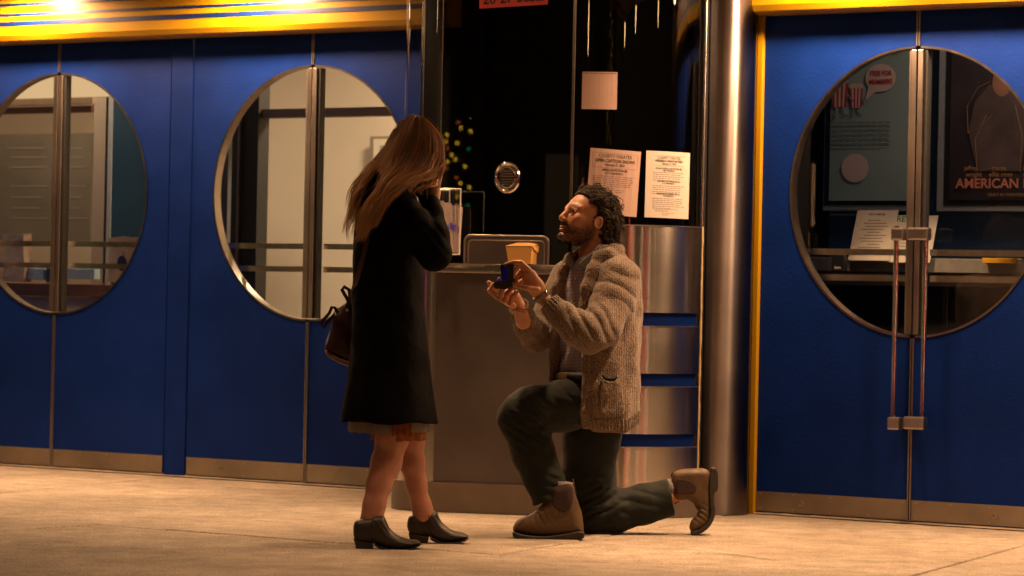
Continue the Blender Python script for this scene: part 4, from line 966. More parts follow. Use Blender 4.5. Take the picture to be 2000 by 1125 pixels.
def cloth(name, col, rough=.85, sc=300, bump=.3, noise=.15, sheen=.1): return plain(name, col, rough, noise=noise, nscale=8, bump=bump, bscale=sc, sheen=sheen, spec=.25)
M['coat'] = plain('black_wool', (.0018, .0018, .0024), .95, spec=.08, noise=.3, nscale=8, bump=.5, bscale=160)
M['trouser'] = cloth('dark_green_twill', (.0072, .0102, .0078), .82, 350, .35, .25)
M['lace'] = cloth('grey_lace', (.15, .135, .115), .85, 150, .6, .3)
M['rust'] = cloth('rust_skirt', (.20, .062, .012), .8, 150, .4, .3)
M['leather_w'] = plain('dark_boot_leather', (.026, .018, .015), .48, noise=.35, nscale=14, bump=.35, bscale=60)
M['suede'] = plain('brown_oiled_leather', (.085, .048, .019), .6, noise=.45, nscale=16, bump=.5, bscale=70)
M['elastic'] = plain('boot_elastic', (.028, .010, .007), .8, noise=.1, bump=.5, bscale=300)
M['sole'] = plain('boot_sole', (.022, .017, .015), .55, noise=.3, nscale=40, bump=.3)
M['bagleather'] = plain('burgundy_leather', (.040, .010, .009), .42, noise=.35, nscale=12, bump=.4, bscale=70)
M['bagbase'] = plain('tan_leather', (.20, .09, .04), .5, noise=.25, nscale=14, bump=.3)
def stripes():
    m, nt, b = nodes('striped_shirt'); L = nt.links.new; tc = N(nt, 'ShaderNodeTexCoord')
    w = N(nt, 'ShaderNodeTexWave', Scale=55.0, Distortion=.6); w.bands_direction = 'Z'; w.inputs['Detail'].default_value = 1.0; L(tc.outputs['Object'], w.inputs['Vector'])
    r = N(nt, 'ShaderNodeValToRGB'); e = r.color_ramp.elements; e[0].position = .35; e[0].color = (.10, .09, .13, 1); e[1].position = .65; e[1].color = (.34, .29, .33, 1); L(w.outputs[0], r.inputs[0]); L(r.outputs[0], b.inputs['Base Color'])
    b.inputs['Roughness'].default_value = .8; b.inputs['Specular IOR Level'].default_value = .2
    n2 = N(nt, 'ShaderNodeTexNoise', Scale=14.0, Detail=3.0); L(tc.outputs['Object'], n2.inputs['Vector']); bp = N(nt, 'ShaderNodeBump', Strength=.8, Distance=.02); L(n2.outputs[0], bp.inputs['Height']); L(bp.outputs[0], b.inputs['Normal']); return m
M['shirt'] = stripes()
M['collar'] = plain('checked_collar', (.12, .12, .13), .8, noise=.5, nscale=350)

def head_frame(O, yaw, pitch, sc, sx):
    """sx=-1 faces left of the photo, +1 right; yaw>0 turns the face to the camera; returns world->head matrix rows (f, s, u)"""
    cy, sy = math.cos(yaw), math.sin(yaw); fwd = np.array([sx*cy, -sy, 0]); up = np.array([0, 0, 1.]); near = np.array([-sx*sy, -cy, 0.])
    cp, sp = math.cos(pitch), math.sin(pitch); f = fwd*cp+up*sp; u = up*cp-fwd*sp
    R = np.stack([f, near, u]); return R.astype(np.float32), (np.array(O, dtype=np.float32)), sc
def head_field(P, HF, man=True):
    R, O, sc = HF; q = ((P-O)@R.T)/sc; s_ = q.copy(); s_[:, 1] = np.abs(s_[:, 1])
    d = ell(q, (-.005, 0, .008), (.098, .077, .094))
    d = smin(d, ell(q, (.035, 0, -.04), (.060, .056, .080)), .02)
    d = smin(d, cap(s_, (-.004, .048, -.070), (.070, .019, -.110), .016, .014), .022)
    d = smin(d, ell(q, (.080, 0, -.110), (.020, .021, .017)), .015)
    d = smin(d, cap(s_, (.0885, .006, .010), (.074, .050, .011), .0105, .0085), .013)
    d = smin(d, ell(s_, (.060, .047, -.032), (.022, .018, .020)), .02)
    d = smax(d, -ell(s_, (.103, .031, -.012), (.025, .020, .0135)), .009)
    d = smin(d, ell(s_, (.079, .031, -.012), (.0135, .0145, .0125)), .003)
    d = smin(d, cap(s_, (.0918, .021, .0015), (.0835, .044, -.0010), .0035, .003), .003)     # upper lid
    d = smin(d, cap(s_, (.0895, .023, -.0225), (.082, .042, -.0215), .003, .0025), .004)      # lower lid
    d = smin(d, cap(q, (.091, 0, .002), (.1085, 0, -.038), .0078, .0098), .011)              # nose
    d = smin(d, ell(q, (.1105, 0, -.043), (.0105, .0115, .0098)), .006)
    d = smin(d, ell(s_, (.103, .0125, -.048), (.011, .0075, .008)), .005)
    d = smax(d, -ell(s_, (.108, .007, -.0565), (.006, .0035, .004)), .002)
    d = smin(d, ell(q, (.0905, 0, -.074), (.0105, .024, .0058)), .006)
    d = smin(d, ell(q, (.0895, 0, -.0850), (.0100, .021, .0062)), .006)
    d = smax(d, -ell(q, (.103, 0, -.0797), (.011, .022, .0016)), .0015)
    er = np.sqrt(((s_[:, 0]-.000)/.0148)**2+((s_[:, 2]+.024)/.0255)**2); ed = np.maximum((er-1)*.02, np.abs(s_[:, 1]-.082+.0*er)-.006)
    ring = np.sqrt(((er-.86)*.02)**2+(s_[:, 1]-.086-(-(s_[:, 0]-.012))*.25)**2)-.0045
    ear = smin(ed, ring, .004); ear = smax(ear, -ell(s_, (.008, .096, -.024), (.010, .010, .016)), .003); d = smin(d, ear, .004)
    return d*sc
def head_q(V, HF):
    R, O, sc = HF; return ((V-O)@R.T.astype(float))/sc
def sm(x, a, b): t = np.clip((x-a)/(b-a), 0, 1); return t*t*(3-2*t)
def strands(name, curves, widths, cols, parent):
    """curves: list of (n,3) arrays; thin three-sided tapering locks"""
    V = []; F = []; Cc = []; base = 0
    for c, w, col in zip(curves, widths, cols):
        n = len(c); t = np.gradient(c, axis=0); t /= np.linalg.norm(t, axis=1)[:, None]+1e-9
        a = np.cross(t, (0, 1., 0.02)); a /= np.linalg.norm(a, axis=1)[:, None]+1e-9; b = np.cross(t, a)
        pf = w*np.clip(np.minimum(np.linspace(.5, 3, n), np.linspace(2.6, .12, n)), 0, 1)
        for k in range(3):
            an = 2.094*k+.5; V.append(c+(a*math.cos(an)+b*math.sin(an)*.6)*pf[:, None])
        i = np.arange(n-1)
        for k in range(3):
            k2 = (k+1) % 3; F.append(np.stack([base+k*n+i, base+k2*n+i, base+k2*n+i+1, base+k*n+i+1], 1))
        base += 3*n; Cc.append(np.tile(col, (3*n, 1)))
    return np_mesh(name, np.concatenate(V), np.concatenate(F), M['hair'], parent, True, np.concatenate(Cc))
def finger(P, pts, Y, r): return CH(P, [(x, y, d, r*k) for (x, y, d), k in zip(pts, (1.08, 1.0, .92, .82))], Y, .0015)
def union_np(parts):
    Vs = []; Qs = []; Cs = []; b = 0
    for V, Q, c in parts: Vs.append(V); Qs.append(Q+b); Cs.append(c); b += len(V)
    return np.concatenate(Vs), np.concatenate(Qs), np.concatenate(Cs)
def tone(V, col, amp=.06): 
    n = vnoise(V.astype(np.float32), 25, 3)[:, None]; return np.clip(np.array(col)[None]*(1+amp*n), 0, 1)

# ------------------------------------------------------------ the kneeling man
YM = 13.38
man = empty('person', (0.33, 13.4, 0), 'bearded man with dark curls in a marled knit cardigan kneeling on one knee and holding up a ring box', 'person')
man['label'] = 'dark-haired bearded man in marled knit cardigan kneeling and holding up a ring box'
HM = head_frame(A3(1149, 425, YM), math.radians(30), math.radians(20), 1.05, -1)
SKM = (.50, .235, .135)
def f_head(P):
    d = head_field(P, HM)
    d = smin(d, CH(P, [(1163, 448, .0, 24), (1158, 478, .0, 26), (1156, 520, .0, 30)], YM, .02), .025)
    return d
def col_head(V):
    q = head_q(V, HM); c = tone(V, SKM, .10); s = np.abs(q[:, 1])
    nz = vnoise(V.astype(np.float32), 260, 5)
    # beard and moustache growth
    jaw = sm(q[:, 2], -.055, -.085)*sm(q[:, 0], -.022, .0); side = sm(q[:, 2], -.022, -.055)*sm(q[:, 0], .062, .022)*sm(q[:, 0], -.02, -.006)
    mous = sm(q[:, 0], .085, .092)*sm(q[:, 2], -.058, -.062)*sm(q[:, 2], -.074, -.068)
    neck = sm(q[:, 2], -.165, -.125)*sm(q[:, 0], .0, .03)
    lips = (np.exp(-((q[:, 2]+.079)/.009)**2)*np.exp(-(s/.022)**4)*sm(q[:, 0], .088, .094))
    bd = np.clip(np.maximum.reduce([jaw*np.minimum(1, neck+sm(q[:, 2], -.135, -.11)), side, mous*.9])*(.80+.35*nz), 0, 1)*(1-lips)
    c = c*(1-bd[:, None]*.90)+np.array([.018, .011, .008])*bd[:, None]*.90
    c = c*(1-lips[:, None]*.6)+np.array([.36, .11, .08])*lips[:, None]*.6
    br = np.exp(-((q[:, 2]-.0165-.10*(s-.03)*0)/.0060)**2)*sm(s, .006, .012)*sm(s, .054, .046)*sm(q[:, 0], .06, .075)
    c = c*(1-br[:, None]*.93)+np.array([.012, .008, .006])*br[:, None]*.93
    eye = np.exp(-(((q[:, 2]+.012)/.0065)**2+((s-.032)/.012)**2)**2)*sm(q[:, 0], .072, .08)
    c = c*(1-eye[:, None]*.9)+np.array([.03, .02, .015])*eye[:, None]*.9
    ck = np.exp(-((q[:, 2]+.035)/.02)**2-((s-.05)/.02)**2)*.25+np.exp(-((q[:, 0]-.12)/.012)**2)*.25; c[:, 1] *= 1-ck*.5; c[:, 2] *= 1-ck*.5
    return c
Vh, Qh = nets(f_head, A3(1060, 530, YM)-np.array([.03, .16, 0]), A3(1240, 350, YM)+np.array([.02, .18, .02]), .0026)
# hands: the near left hand tilts the lid from above, the far right hand carries the base
YH = 13.06
def f_nearhand(P):
    d = CH(P, [(1088, 612, .06, 15.0), (1063, 586, .02, 13.2)], YH, .01, ((.6, 0, .8), .9))
    d = smin(d, CH(P, [(1062, 584, .02, 13), (1047, 561, .0, 16), (1034, 540, .0, 15)], YH, .012, ((0, 1, 0), .62)), .012)
    for pts in ([(1033, 527, -.012), (1018, 513, -.016), (1003, 512, -.010), (988, 517, -.004)],
                [(1037, 533, .000), (1014, 519, -.006), (1005, 529, -.004), (1003, 541, .0)],
                [(1040, 541, .014), (1018, 530, .016), (1009, 541, .012), (1008, 551, .010)],
                [(1042, 551, .028), (1025, 545, .032), (1014, 553, .026), (1013, 560, .022)]):
        d = smin(d, finger(P, pts, YH, 5.0), .004)
    d = smin(d, finger(P, [(1050, 566, -.022), (1032, 563, -.030), (1017, 560, -.022), (1002, 556, -.012)], YH, 5.4), .006)
    return d
def f_farhand(P):
    Y = YH+.06
    d = CH(P, [(1022, 628, .06, 15.0), (1012, 598, .02, 12.8)], Y, .01)
    d = smin(d, CH(P, [(1012, 597, .02, 12.5), (1003, 583, .01, 14), (992, 578, .01, 14)], Y, .01, ((0, 1, 0), .8)), .012)
    for pts in ([(985, 584, -.02), (970, 580, -.035), (956, 568, -.040), (964, 555, -.036)],
                [(988, 590, -.03), (976, 583, -.052), (980, 567, -.058), (993, 554, -.054)],
                [(994, 594, -.026), (986, 588, -.050), (990, 574, -.056), (1000, 563, -.052)],
                [(1003, 597, -.018), (997, 593, -.044), (1001, 580, -.050), (1009, 570, -.046)]):
        d = smin(d, finger(P, pts, Y, 5.2), .003)
    d = smin(d, finger(P, [(1000, 578, .04), (980, 570, .045), (962, 562, .03), (955, 552, .02)], Y, 5.2), .005)
    return d
Vn, Qn = nets(f_nearhand, A3(970, 640, YH)-np.array([0, .09, 0]), A3(1110, 495, YH)+np.array([0, .12, 0]), .0019)
Vf, Qf = nets(f_farhand, A3(940, 650, YH)-np.array([0, .06, 0]), A3(1050, 535, YH)+np.array([0, .22, 0]), .0019)
def col_hand(V):
    c = tone(V, SKM, .14); n = vnoise(V.astype(np.float32), 70, 9)[:, None]; c[:, 1:] *= 1-.10*n; return c
# core of the body inside the clothes
def f_core(P):
    d = CH(P, [(1158, 515, 0, 24), (1163, 570, .0, 38), (1160, 680, 0, 38), (1160, 760, .0, 44)], YM, .05)
    d = smin(d, CH(P, [(1200, 548, -.13, 22), (1156, 650, -.31, 18), (1090, 606, -.31, 14)], YM, .02), .03)
    d = smin(d, CH(P, [(1120, 550, .12, 22), (1050, 650, .04, 18), (1020, 615, -.14, 14)], YM, .02), .03)
    d = smin(d, CH(P, [(1155, 782, -.06, 26), (1018, 812, -.16, 24), (1080, 985, -.19, 16)], YM, .03), .03)
    d = smin(d, CH(P, [(1165, 790, .1, 28), (1165, 1000, .14, 24), (1320, 968, .20, 16)], YM, .03), .03)
    return d
Vc, Qc = nets(f_core, A3(960, 1060, YM)-np.array([0, .5, 0]), A3(1400, 480, YM)+np.array([0, .4, 0]), .012)
V, Q, Cl = union_np([(relax(Vh, Qh, 1), Qh, col_head(Vh)), (relax(Vn, Qn, 1), Qn, col_hand(Vn)), (relax(Vf, Qf, 1), Qf, col_hand(Vf)), (Vc, Qc, tone(Vc, SKM))])
np_mesh('body', V, Q, M['skin'], man, True, Cl)
# eyes
M['eyewhite'] = plain('eye_white', (.55, .50, .46), .15, noise=.02); M['iris'] = plain('dark_iris', (.015, .010, .008), .08)
def hpt(HF, f, s, u): R, O, sc = HF; return Vector(O.astype(float)+R.T.astype(float)@(np.array([f, s, u])*sc))
for s in (.0315, -.0315):
    mb = MB(); c = hpt(HM, .0815, s, -.012)
    mb.lathe([(.0001, -.0118), (.0060, -.0104), (.0104, -.006), (.012, 0), (.0104, .006), (.0060, .0104), (.0001, .0118)], 14, Matrix.Translation(c)); e_ = mb.build('eye', M['eyewhite'], man, True)
    mb = MB(); c = hpt(HM, .0902, s+.001, -.0085); mb.lathe([(.0001, -.0058), (.0050, -.0038), (.0064, 0), (.0050, .0038), (.0001, .0058)], 12, Matrix.Translation(c)); mb.build('iris', M['iris'], e_, True)
# hair: a curly mass plus separate curls
def f_mhair(P):
    R, O, sc = HM; q = ((P-O)@R.T)/sc; s = np.abs(q[:, 1])
    d = ell(q, (-.015, 0, .022), (.108, .090, .102))
    front = (q[:, 0]-.070)+.55*(q[:, 2]*-1+.045)*0
    line = .060+.030*sm(q[:, 2], .05, .09)-.0*s                         # hairline recedes at the temples
    temple = np.where(q[:, 2] > .040, line-.18*s*sm(q[:, 2], .09, .05), .018-.10*(.04-q[:, 2])*sm(q[:, 2], -.03, .04))
    cut = q[:, 0]-temple
    d = smax(d, cut, .012)
    d = smax(d, -(q[:, 2]+.012+ (q[:, 0]+.03)*.0) - .018, .01)         # lower edge beside the ear
    nape = ell(q, (-.084, 0, -.055), (.046, .070, .082)); d = smin(d, nape, .025)
    d = smax(d, -ell(np.stack([q[:, 0], s, q[:, 2]], 1), (.004, .09, -.028), (.026, .022, .036)), .006)
    n = vnoise(P, 38, 1)*.010+vnoise(P, 90, 2)*.005
    return (d-n*sm(q[:, 0], .09, -.02)-.003*vnoise(P, 200, 4))*sc
rs_ = np.random.RandomState(5)
def col_mh(V): n = vnoise(V.astype(np.float32), 160, 7); return np.clip(np.array([.022, .014, .010])[None]*(1+.6*n[:, None]), 0, 1)
hairm = sdf('hair', f_mhair, A3(1080, 510, YM)-np.array([0, .15, 0]), A3(1240, 345, YM)+np.array([0, .15, .02]), .003, M['dark_hair'], man, 0, col_mh)
hv = np.array([v.co[:] for v in hairm.data.vertices])+np.array(man.location)
hn = np.array([v.normal[:] for v in hairm.data.vertices]); curves = []; ws = []; cs = []
R_h, O_h, sc_h = HM
seeds = []
while len(seeds) < 2300:
    i = rs_.randint(len(hv)); q = (R_h@(hv[i]-O_h))/sc_h
    if q[0] > -.055 and hn[i]@R_h[1] > 2: continue
    seeds.append(i)
P0 = hv[seeds].astype(np.float32); NS = 15; q0 = ((P0-O_h)@R_h.T)/sc_h
backw = sm(q0[:, 0], .0, -.085)+sm(q0[:, 2], .0, -.05)*.6; backw = np.clip(backw, 0, 1)
Ln = rs_.uniform(.035, .075, len(P0)); ph = vnoise(P0, 34, 11)*3.2+rs_.normal(0, .35, len(P0)); lift = rs_.rand(len(P0))
path = [P0.copy()]; pp = P0.copy()
dirs = (-R_h[0][None]*(1.0-.55*backw)[:, None]-R_h[2][None]*(.12+.95*backw)[:, None]+R_h[1][None]*(.25*np.sign(q0[:, 1])*sm(q0[:, 2], .09, .04))[:, None]).astype(np.float32)
nz3 = np.stack([vnoise(P0, 28, 21), vnoise(P0, 28, 22), vnoise(P0, 28, 23)], 1)*.55; dirs = dirs+nz3
def hgrad(p):
    e = .003; return np.stack([f_mhair(p+np.array(v, np.float32)*e)-f_mhair(p-np.array(v, np.float32)*e) for v in ((1, 0, 0), (0, 1, 0), (0, 0, 1))], 1)
for st in range(1, NS):
    t = st/NS; gr_ = hgrad(pp); nn = gr_/(np.linalg.norm(gr_, axis=1)[:, None]+1e-9)
    dd = dirs-nn*(dirs*nn).sum(1)[:, None]; dd /= np.linalg.norm(dd, axis=1)[:, None]+1e-9; sd = np.cross(nn, dd)
    cr_ = (.0013+.0062*backw); w_ = np.sin(ph+t*(7+8*backw))*1.0
    pp = pp+dd*(Ln/NS)[:, None]+sd*(w_*cr_*.9)[:, None]
    tgt = .0012+(.007+.010*(lift > .92))*np.sin(np.clip(t*3.1, 0, 3.1))*(.25+.75*lift)+.020*backw*t*lift; dv = f_mhair(pp); pp = pp-nn*np.clip(dv-tgt, -.006, .006)[:, None]+nn*(np.cos(ph+t*(7+8*backw))*cr_*.5)[:, None]
    path.append(pp.copy())
path = np.stack(path, 1)
qp = ((path-O_h)@R_h.T)/sc_h; okp = ~(((qp[..., 0] > .066) & (qp[..., 2] < .070)).any(1) | ((qp[..., 0] > .022) & (qp[..., 2] < .030)).any(1))
for k in np.where(okp)[0]:
    curves.append(path[k].astype(float)); ws.append(rs_.uniform(.0008, .0017)); cs.append(np.array([.040, .026, .017])*(rs_.uniform(.3, 1.0) if rs_.rand() < .72 else rs_.uniform(1.6, 4.2)))
hc_ = strands('hair_curls', curves, ws, cs, hairm); hc_.data.materials[0] = M['dark_hair']
# short beard stubble raised off the skin
bv = V[:len(Vh)]; bq = head_q(bv, HM); sel = np.where((bq[:, 2] < -.062) & (bq[:, 2] > -.135) & (bq[:, 0] > .0) & (np.abs(bq[:, 1]) < .075) & ~((np.abs(bq[:, 2]+.080) < .011) & (np.abs(bq[:, 1]) < .022)))[0]
curves = []; ws = []; cs = []
selb = np.where((np.abs(bq[:, 2]-.0165) < .0055) & (np.abs(bq[:, 1]) > .008) & (np.abs(bq[:, 1]) < .052) & (bq[:, 0] > .06))[0]
for i in rs_.choice(selb, 0):
    p = bv[i]; d_ = R_h[1]*np.sign(bq[i, 1])*.8+R_h[2]*.35+R_h[0]*.35+rs_.normal(0, .2, 3); d_ /= np.linalg.norm(d_); curves.append(p+d_*np.linspace(0, .0065, 3)[:, None]); ws.append(.0007); cs.append(np.array([.014, .009, .007]))
selm = np.where((bq[:, 2] < -.054) & (bq[:, 2] > -.071) & (np.abs(bq[:, 1]) < .028) & (bq[:, 0] > .080))[0]
for i in rs_.choice(selm, 260):
    p = bv[i]; d_ = R_h[0]*.45-R_h[2]*.7+R_h[1]*np.sign(bq[i, 1])*.5+rs_.normal(0, .2, 3); d_ /= np.linalg.norm(d_); curves.append(p+d_*np.linspace(0, .006, 3)[:, None]); ws.append(.0007); cs.append(np.array([.018, .011, .008]))
for i in rs_.choice(sel, 1300):
    p = bv[i]; o = p-(O_h+R_h.T@np.array([.02, 0, -.05])); o /= np.linalg.norm(o); d_ = o*.5-R_h[2]*.8+rs_.normal(0, .3, 3); d_ /= np.linalg.norm(d_)
    curves.append(p+d_*np.linspace(0, .007, 3)[:, None]); ws.append(.0006); cs.append(np.array([.02, .012, .009])*rs_.uniform(.6, 1.8))
bd_ = strands('beard', curves, ws, cs, man); bd_.data.materials[0] = M['dark_hair']

# clothes of the man
c30, s30 = math.cos(math.radians(30)), math.sin(math.radians(30)); SIDE = (s30, -c30); FWD = (-c30, -s30)
tz = [480, 500, 520, 560, 600, 650, 700, 750, 800, 845]
TCX = [1172, 1170, 1169, 1167, 1166, 1163, 1162, 1161, 1160, 1166]
TRA = [.085, .125, .165, .200, .205, .202, .202, .208, .212, .195]
TRB = [.075, .108, .130, .155, .163, .165, .166, .167, .164, .15]
TZ = [at(x, y, YM).z for x, y in zip(TCX, tz)]; TX = [at(x, y, YM).x for x, y in zip(TCX, tz)]; TY = [YM]*len(tz)
WN = [.055, .085, .103, .108, .112, .118, .120, .125, .115, .10]; WF = [.035, .045, .052, .055, .052, .05, .05, .055, .06, .06]
ozs = np.argsort(TZ); tzs = np.array(TZ)[ozs]
def tin(arr_, z): return np.interp(z, tzs, np.array(arr_)[ozs])
def folds_body(th, z): return .022*np.sin(th*5+z*7)+.016*np.sin(th*9-z*11+1.3)+.008*np.sin(th*15+z*20)
def f_torso(P, shrink=0.0, fold=True):
    d, a, b = stack(P, TZ, TX, TY, np.array(TRA)-shrink, np.array(TRB)-shrink, SIDE, FWD, 2.15, folds_body if fold else None); return d, a, b
def surf(a, z, off=0.0, shrink=0.0):
    """point on the torso surface at side coordinate a, height z"""
    ra, rb = tin(TRA, z)-shrink, tin(TRB, z)-shrink; b = rb*max(0, 1-(abs(a)/ra)**2)**.5+off
    return np.array([tin(TX, z)+a*SIDE[0]+b*FWD[0], YM+a*SIDE[1]+b*FWD[1], z], dtype=np.float32)
ZHEM = at(1190, 834, YM).z; ZSH = at(1170, 492, YM).z
NEAR_ARM = [(1212, 545, -.15, 40), (1196, 590, -.20, 41), (1172, 640, -.28, 39), (1152, 656, -.33, 35)]
NEAR_FORE = [(1152, 656, -.33, 35), (1125, 640, -.335, 31), (1100, 618, -.325, 25), (1082, 602, -.315, 21)]
FAR_ARM = [(1112, 545, .14, 38), (1085, 600, .11, 36), (1048, 656, .02, 32)]
FAR_FORE = [(1046, 658, .02, 30), (1033, 636, -.06, 27), (1020, 612, -.14, 20)]
def ripple(P, pts, Y, amp, n, flat=None):
    return CH(P, pts, Y, .03, flat)
def armfold(P, c, axis, amp, wl, rad):
    v = P-c; t = v@np.array(axis, np.float32); r = np.linalg.norm(v, axis=1); a_ = t*6.283/wl+vnoise(P, 12, 6)*2.2; return amp*(.9-1.9*np.abs(np.sin(a_/2))**.75)*np.exp(-(r/rad)**2)
def hemcurve(P): return .040*sm(P[:, 0], at(1208, 830, YM).x, at(1256, 830, YM).x)**1.5+.030*sm(P[:, 0], at(1163, 830, YM).x, at(1138, 830, YM).x)**1.5
def f_card(P):
    d, a, b = f_torso(P); z = P[:, 2]
    d = smin(d, ell(P, A3(1208, 545, YM-.13), (.085, .09, .085)), .05); d = smin(d, ell(P, A3(1122, 548, YM+.12), (.08, .08, .08)), .05)
    d = smax(d, z-tin_z_top(P), .02)
    inner, _, _ = f_torso(P, .020, False); wn = tin(WN, z); wf = tin(WF, z)
    slot = np.maximum(np.maximum(a-wn, -a-wf), -b)
    d = smax(d, -slot, .008)
    d = smax(d, -inner, .004)
    d = np.maximum(d, -(z-ZHEM)-.016+hemcurve(P))
    # far front panel stops above the raised thigh
    d = d+.0025*vnoise(P, 22, 2)+.0009*vnoise(P, 120, 8)
    return d
def tin_z_top(P): return np.full(len(P), at(1190, 478, YM).z, np.float32)
def f_sleeves(P):
    d = CH(P, NEAR_ARM, YM, .03); d = smin(d, CH(P, NEAR_FORE, YM, .03), .012)
    d = smin(d, np.minimum(1e3, smin(CH(P, FAR_ARM, YM, .03), CH(P, FAR_FORE, YM, .03), .012)), .004)
    e = A3(1140, 642, YM-.35); ax = np.array([.95, 0, -.3]); d = d+armfold(P, e+np.array([.01, 0, .02]), (.86, .0, .5), .0105, .040, .090)
    d = d+armfold(P, A3(1205, 560, YM-.22), (.4, 0, .9), .007, .06, .11)+armfold(P, A3(1045, 650, YM-.02), (.7, .0, .7), .006, .035, .07)
    d = d+.003*vnoise(P, 26, 3)+.001*vnoise(P, 120, 8)
    return d
def f_upper(P):
    return smin(f_card(P), f_sleeves(P), .018)
lo = A3(990, 860, YM)-np.array([.02, .46, 0]); hi = A3(1275, 465, YM)+np.array([.02, .30, 0])
cardigan = sdf('cardigan', f_upper, lo, hi, .0048, M['knit'], man, 1)
# ribbed cuffs
def ribcap(P, a, b, ra, rb, n, amp):
    a = arr(a); b = arr(b); ax = (b-a)/np.linalg.norm(b-a); u = np.cross(ax, (0, 1, .1)); u /= np.linalg.norm(u); w = np.cross(ax, u); q = P-a
    t = q@ax; L = np.linalg.norm(b-a); r = np.sqrt((q@u)**2+(q@w)**2); an = np.arctan2(q@w, q@u); R = ra+(rb-ra)*np.clip(t/L, 0, 1)+amp*np.cos(an*n)
    d = r-R; d = smax(d, t-L, .006); d = smax(d, -t, .006); return smax(d, -(r-R+.011), .003) 
for (x0, y0, d0, r0, x1, y1, d1, r1) in ((1100, 620, -.325, 25.5, 1071, 591, -.308, 21), (1024, 622, -.115, 23, 1013, 599, -.185, 21.0)):
    a_ = A3(x0, y0, YM+d0); b_ = A3(x1, y1, YM+d1); lo_ = np.minimum(a_, b_)-.08; hi_ = np.maximum(a_, b_)+.08
    sdf('cuff', lambda P: ribcap(P, a_, b_, pr(r0, YM), pr(r1, YM), 20, .0022)+.0012*vnoise(P, 90, 3), lo_, hi_, .0024, M['knit'], cardigan, 0)
# shawl collar and front bands
zt_ = lambda y: at(1165, y, YM).z
def band_pts(sgn):
    ys = [505, 530, 565, 600, 650, 700, 750, 800, 826] if sgn > 0 else [505, 530, 565, 600, 650, 700, 745]
    rs2 = [17, 19, 21, 19, 15, 13, 12, 12, 12] if sgn > 0 else [13, 15, 17, 16, 13, 12, 12]
    out = []
    for y, r in zip(ys, rs2):
        z = zt_(y); a = (tin(WN, z)+.016) if sgn > 0 else -(tin(WF, z)+.012); p = surf(a, z, -.004); out.append((p, pr(r*.75, YM)))
    return out
nb_ = A3(1205, 488, YM+.02); nearneck = A3(1190, 490, YM-.085); farneck = A3(1140, 497, YM+.085)
def f_collar(P):
    pts = band_pts(1); d = chain(P, [(A3(1207, 488, YM+.02), pr(13, YM)), (A3(1200, 492, YM-.06), pr(15, YM)), (A3(1187, 503, YM-.12), pr(16, YM))]+pts, .02)
    d = smin(d, chain(P, [(A3(1207, 488, YM+.02), pr(13, YM)), (A3(1180, 494, YM+.09), pr(13, YM)), (A3(1134, 508, YM+.10), pr(11, YM))]+band_pts(-1), .02), .01)
    inner, _, _ = f_torso(P, .012, False); d = smax(d, -CH(P, [(1163, 440, .0, 27), (1154, 530, .0, 31)], YM), .006)
    z = P[:, 2]; wn = tin(WN, z); wf = tin(WF, z); X = P[:, 0]-tin(TX, z); Yq = P[:, 1]-YM; a = X*SIDE[0]+Yq*SIDE[1]; b = X*FWD[0]+Yq*FWD[1]
    slot = np.maximum(np.maximum(a-wn+.012, -a-wf+.010), -b); d = smax(d, -slot-.0, .008)
    rib = .0014*np.cos(z*6.283/.0062)*sm(np.linalg.norm(P-A3(1190, 500, YM-.05), axis=1), .16, .10)
    rib2 = .0014*np.cos(a*6.283/.0065)*sm(np.linalg.norm(P-A3(1190, 500, YM-.05), axis=1), .10, .16)
    return d+rib+rib2+.0022*vnoise(P, 30, 5)
lo = A3(1060, 850, YM)-np.array([.02, .30, 0]); hi = A3(1240, 460, YM)+np.array([.02, .22, 0])
sdf('shawl_collar', f_collar, lo, hi, .0036, M['knit'], cardigan, 0)
def f_hem(P):
    z = P[:, 2]; d, a, b = stack(P, TZ, TX, TY, np.array(TRA)+.003, np.array(TRB)+.003, SIDE, FWD, 2.15, lambda th, zz: folds_body(th, zz)+.016*np.cos(th*70))
    i, _, _ = f_torso(P, .018, False); wn = tin(WN, z); wf = tin(WF, z); slot = np.maximum(np.maximum(a-wn-.02, -a-wf), -b)
    d = smax(d, -i, .004); d = smax(d, -slot, .006); mid = ZHEM+.004; return smax(d, np.abs(z-mid-.012-hemcurve(P))-.026, .008)
sdf('hem_band', f_hem, A3(1060, 870, YM)-np.array([0, .3, 0]), A3(1270, 790, YM)+np.array([0, .3, 0]), .0034, M['knit'], cardigan, 0)
# patch pocket
pk = [(1172, 735), (1188, 746), (1207, 747), (1214, 742), (1222, 800), (1215, 815), (1180, 815), (1170, 800)]
pkz = PXZ(chaikin(pk), YM-.19)
sdf('pocket', lambda P: smax(np.abs(f_torso(P, -.004)[0])-.005, poly2d(P[:, 0], P[:, 2], pkz), .006)+.001*vnoise(P, 90, 3), A3(1160, 830, YM)-np.array([0, .3, 0]), A3(1232, 722, YM)+np.array([0, 0, 0]), .0034, M['knit'], cardigan, 1)
mb = MB(); mb.tube([Vector(tuple(surf(.5*0+a_, zt_(y_), .012))) for a_, y_ in ((.142, 738), (.152, 746), (.162, 748), (.172, 747), (.180, 741))], .0045, 8); mb.build('pocket_rib', M['knit'], cardigan, True)
mb = MB(); mb.tube([Vector(tuple(A3(x, y, 13.38-.235))) for x, y in ((1172, 735), (1178, 743), (1188, 748), (1200, 748), (1208, 740))], .0042, 8); mb.build('pocket_edge', M['knit'], cardigan, True)
mb = MB(); mb.tube([Vector(tuple(A3(x, y, 13.38-.222))) for x, y in ((1175, 733), (1182, 739), (1190, 741), (1200, 741), (1206, 736))], .0075, 8); mb.build('pocket_opening', M['trouser'], cardigan, True)
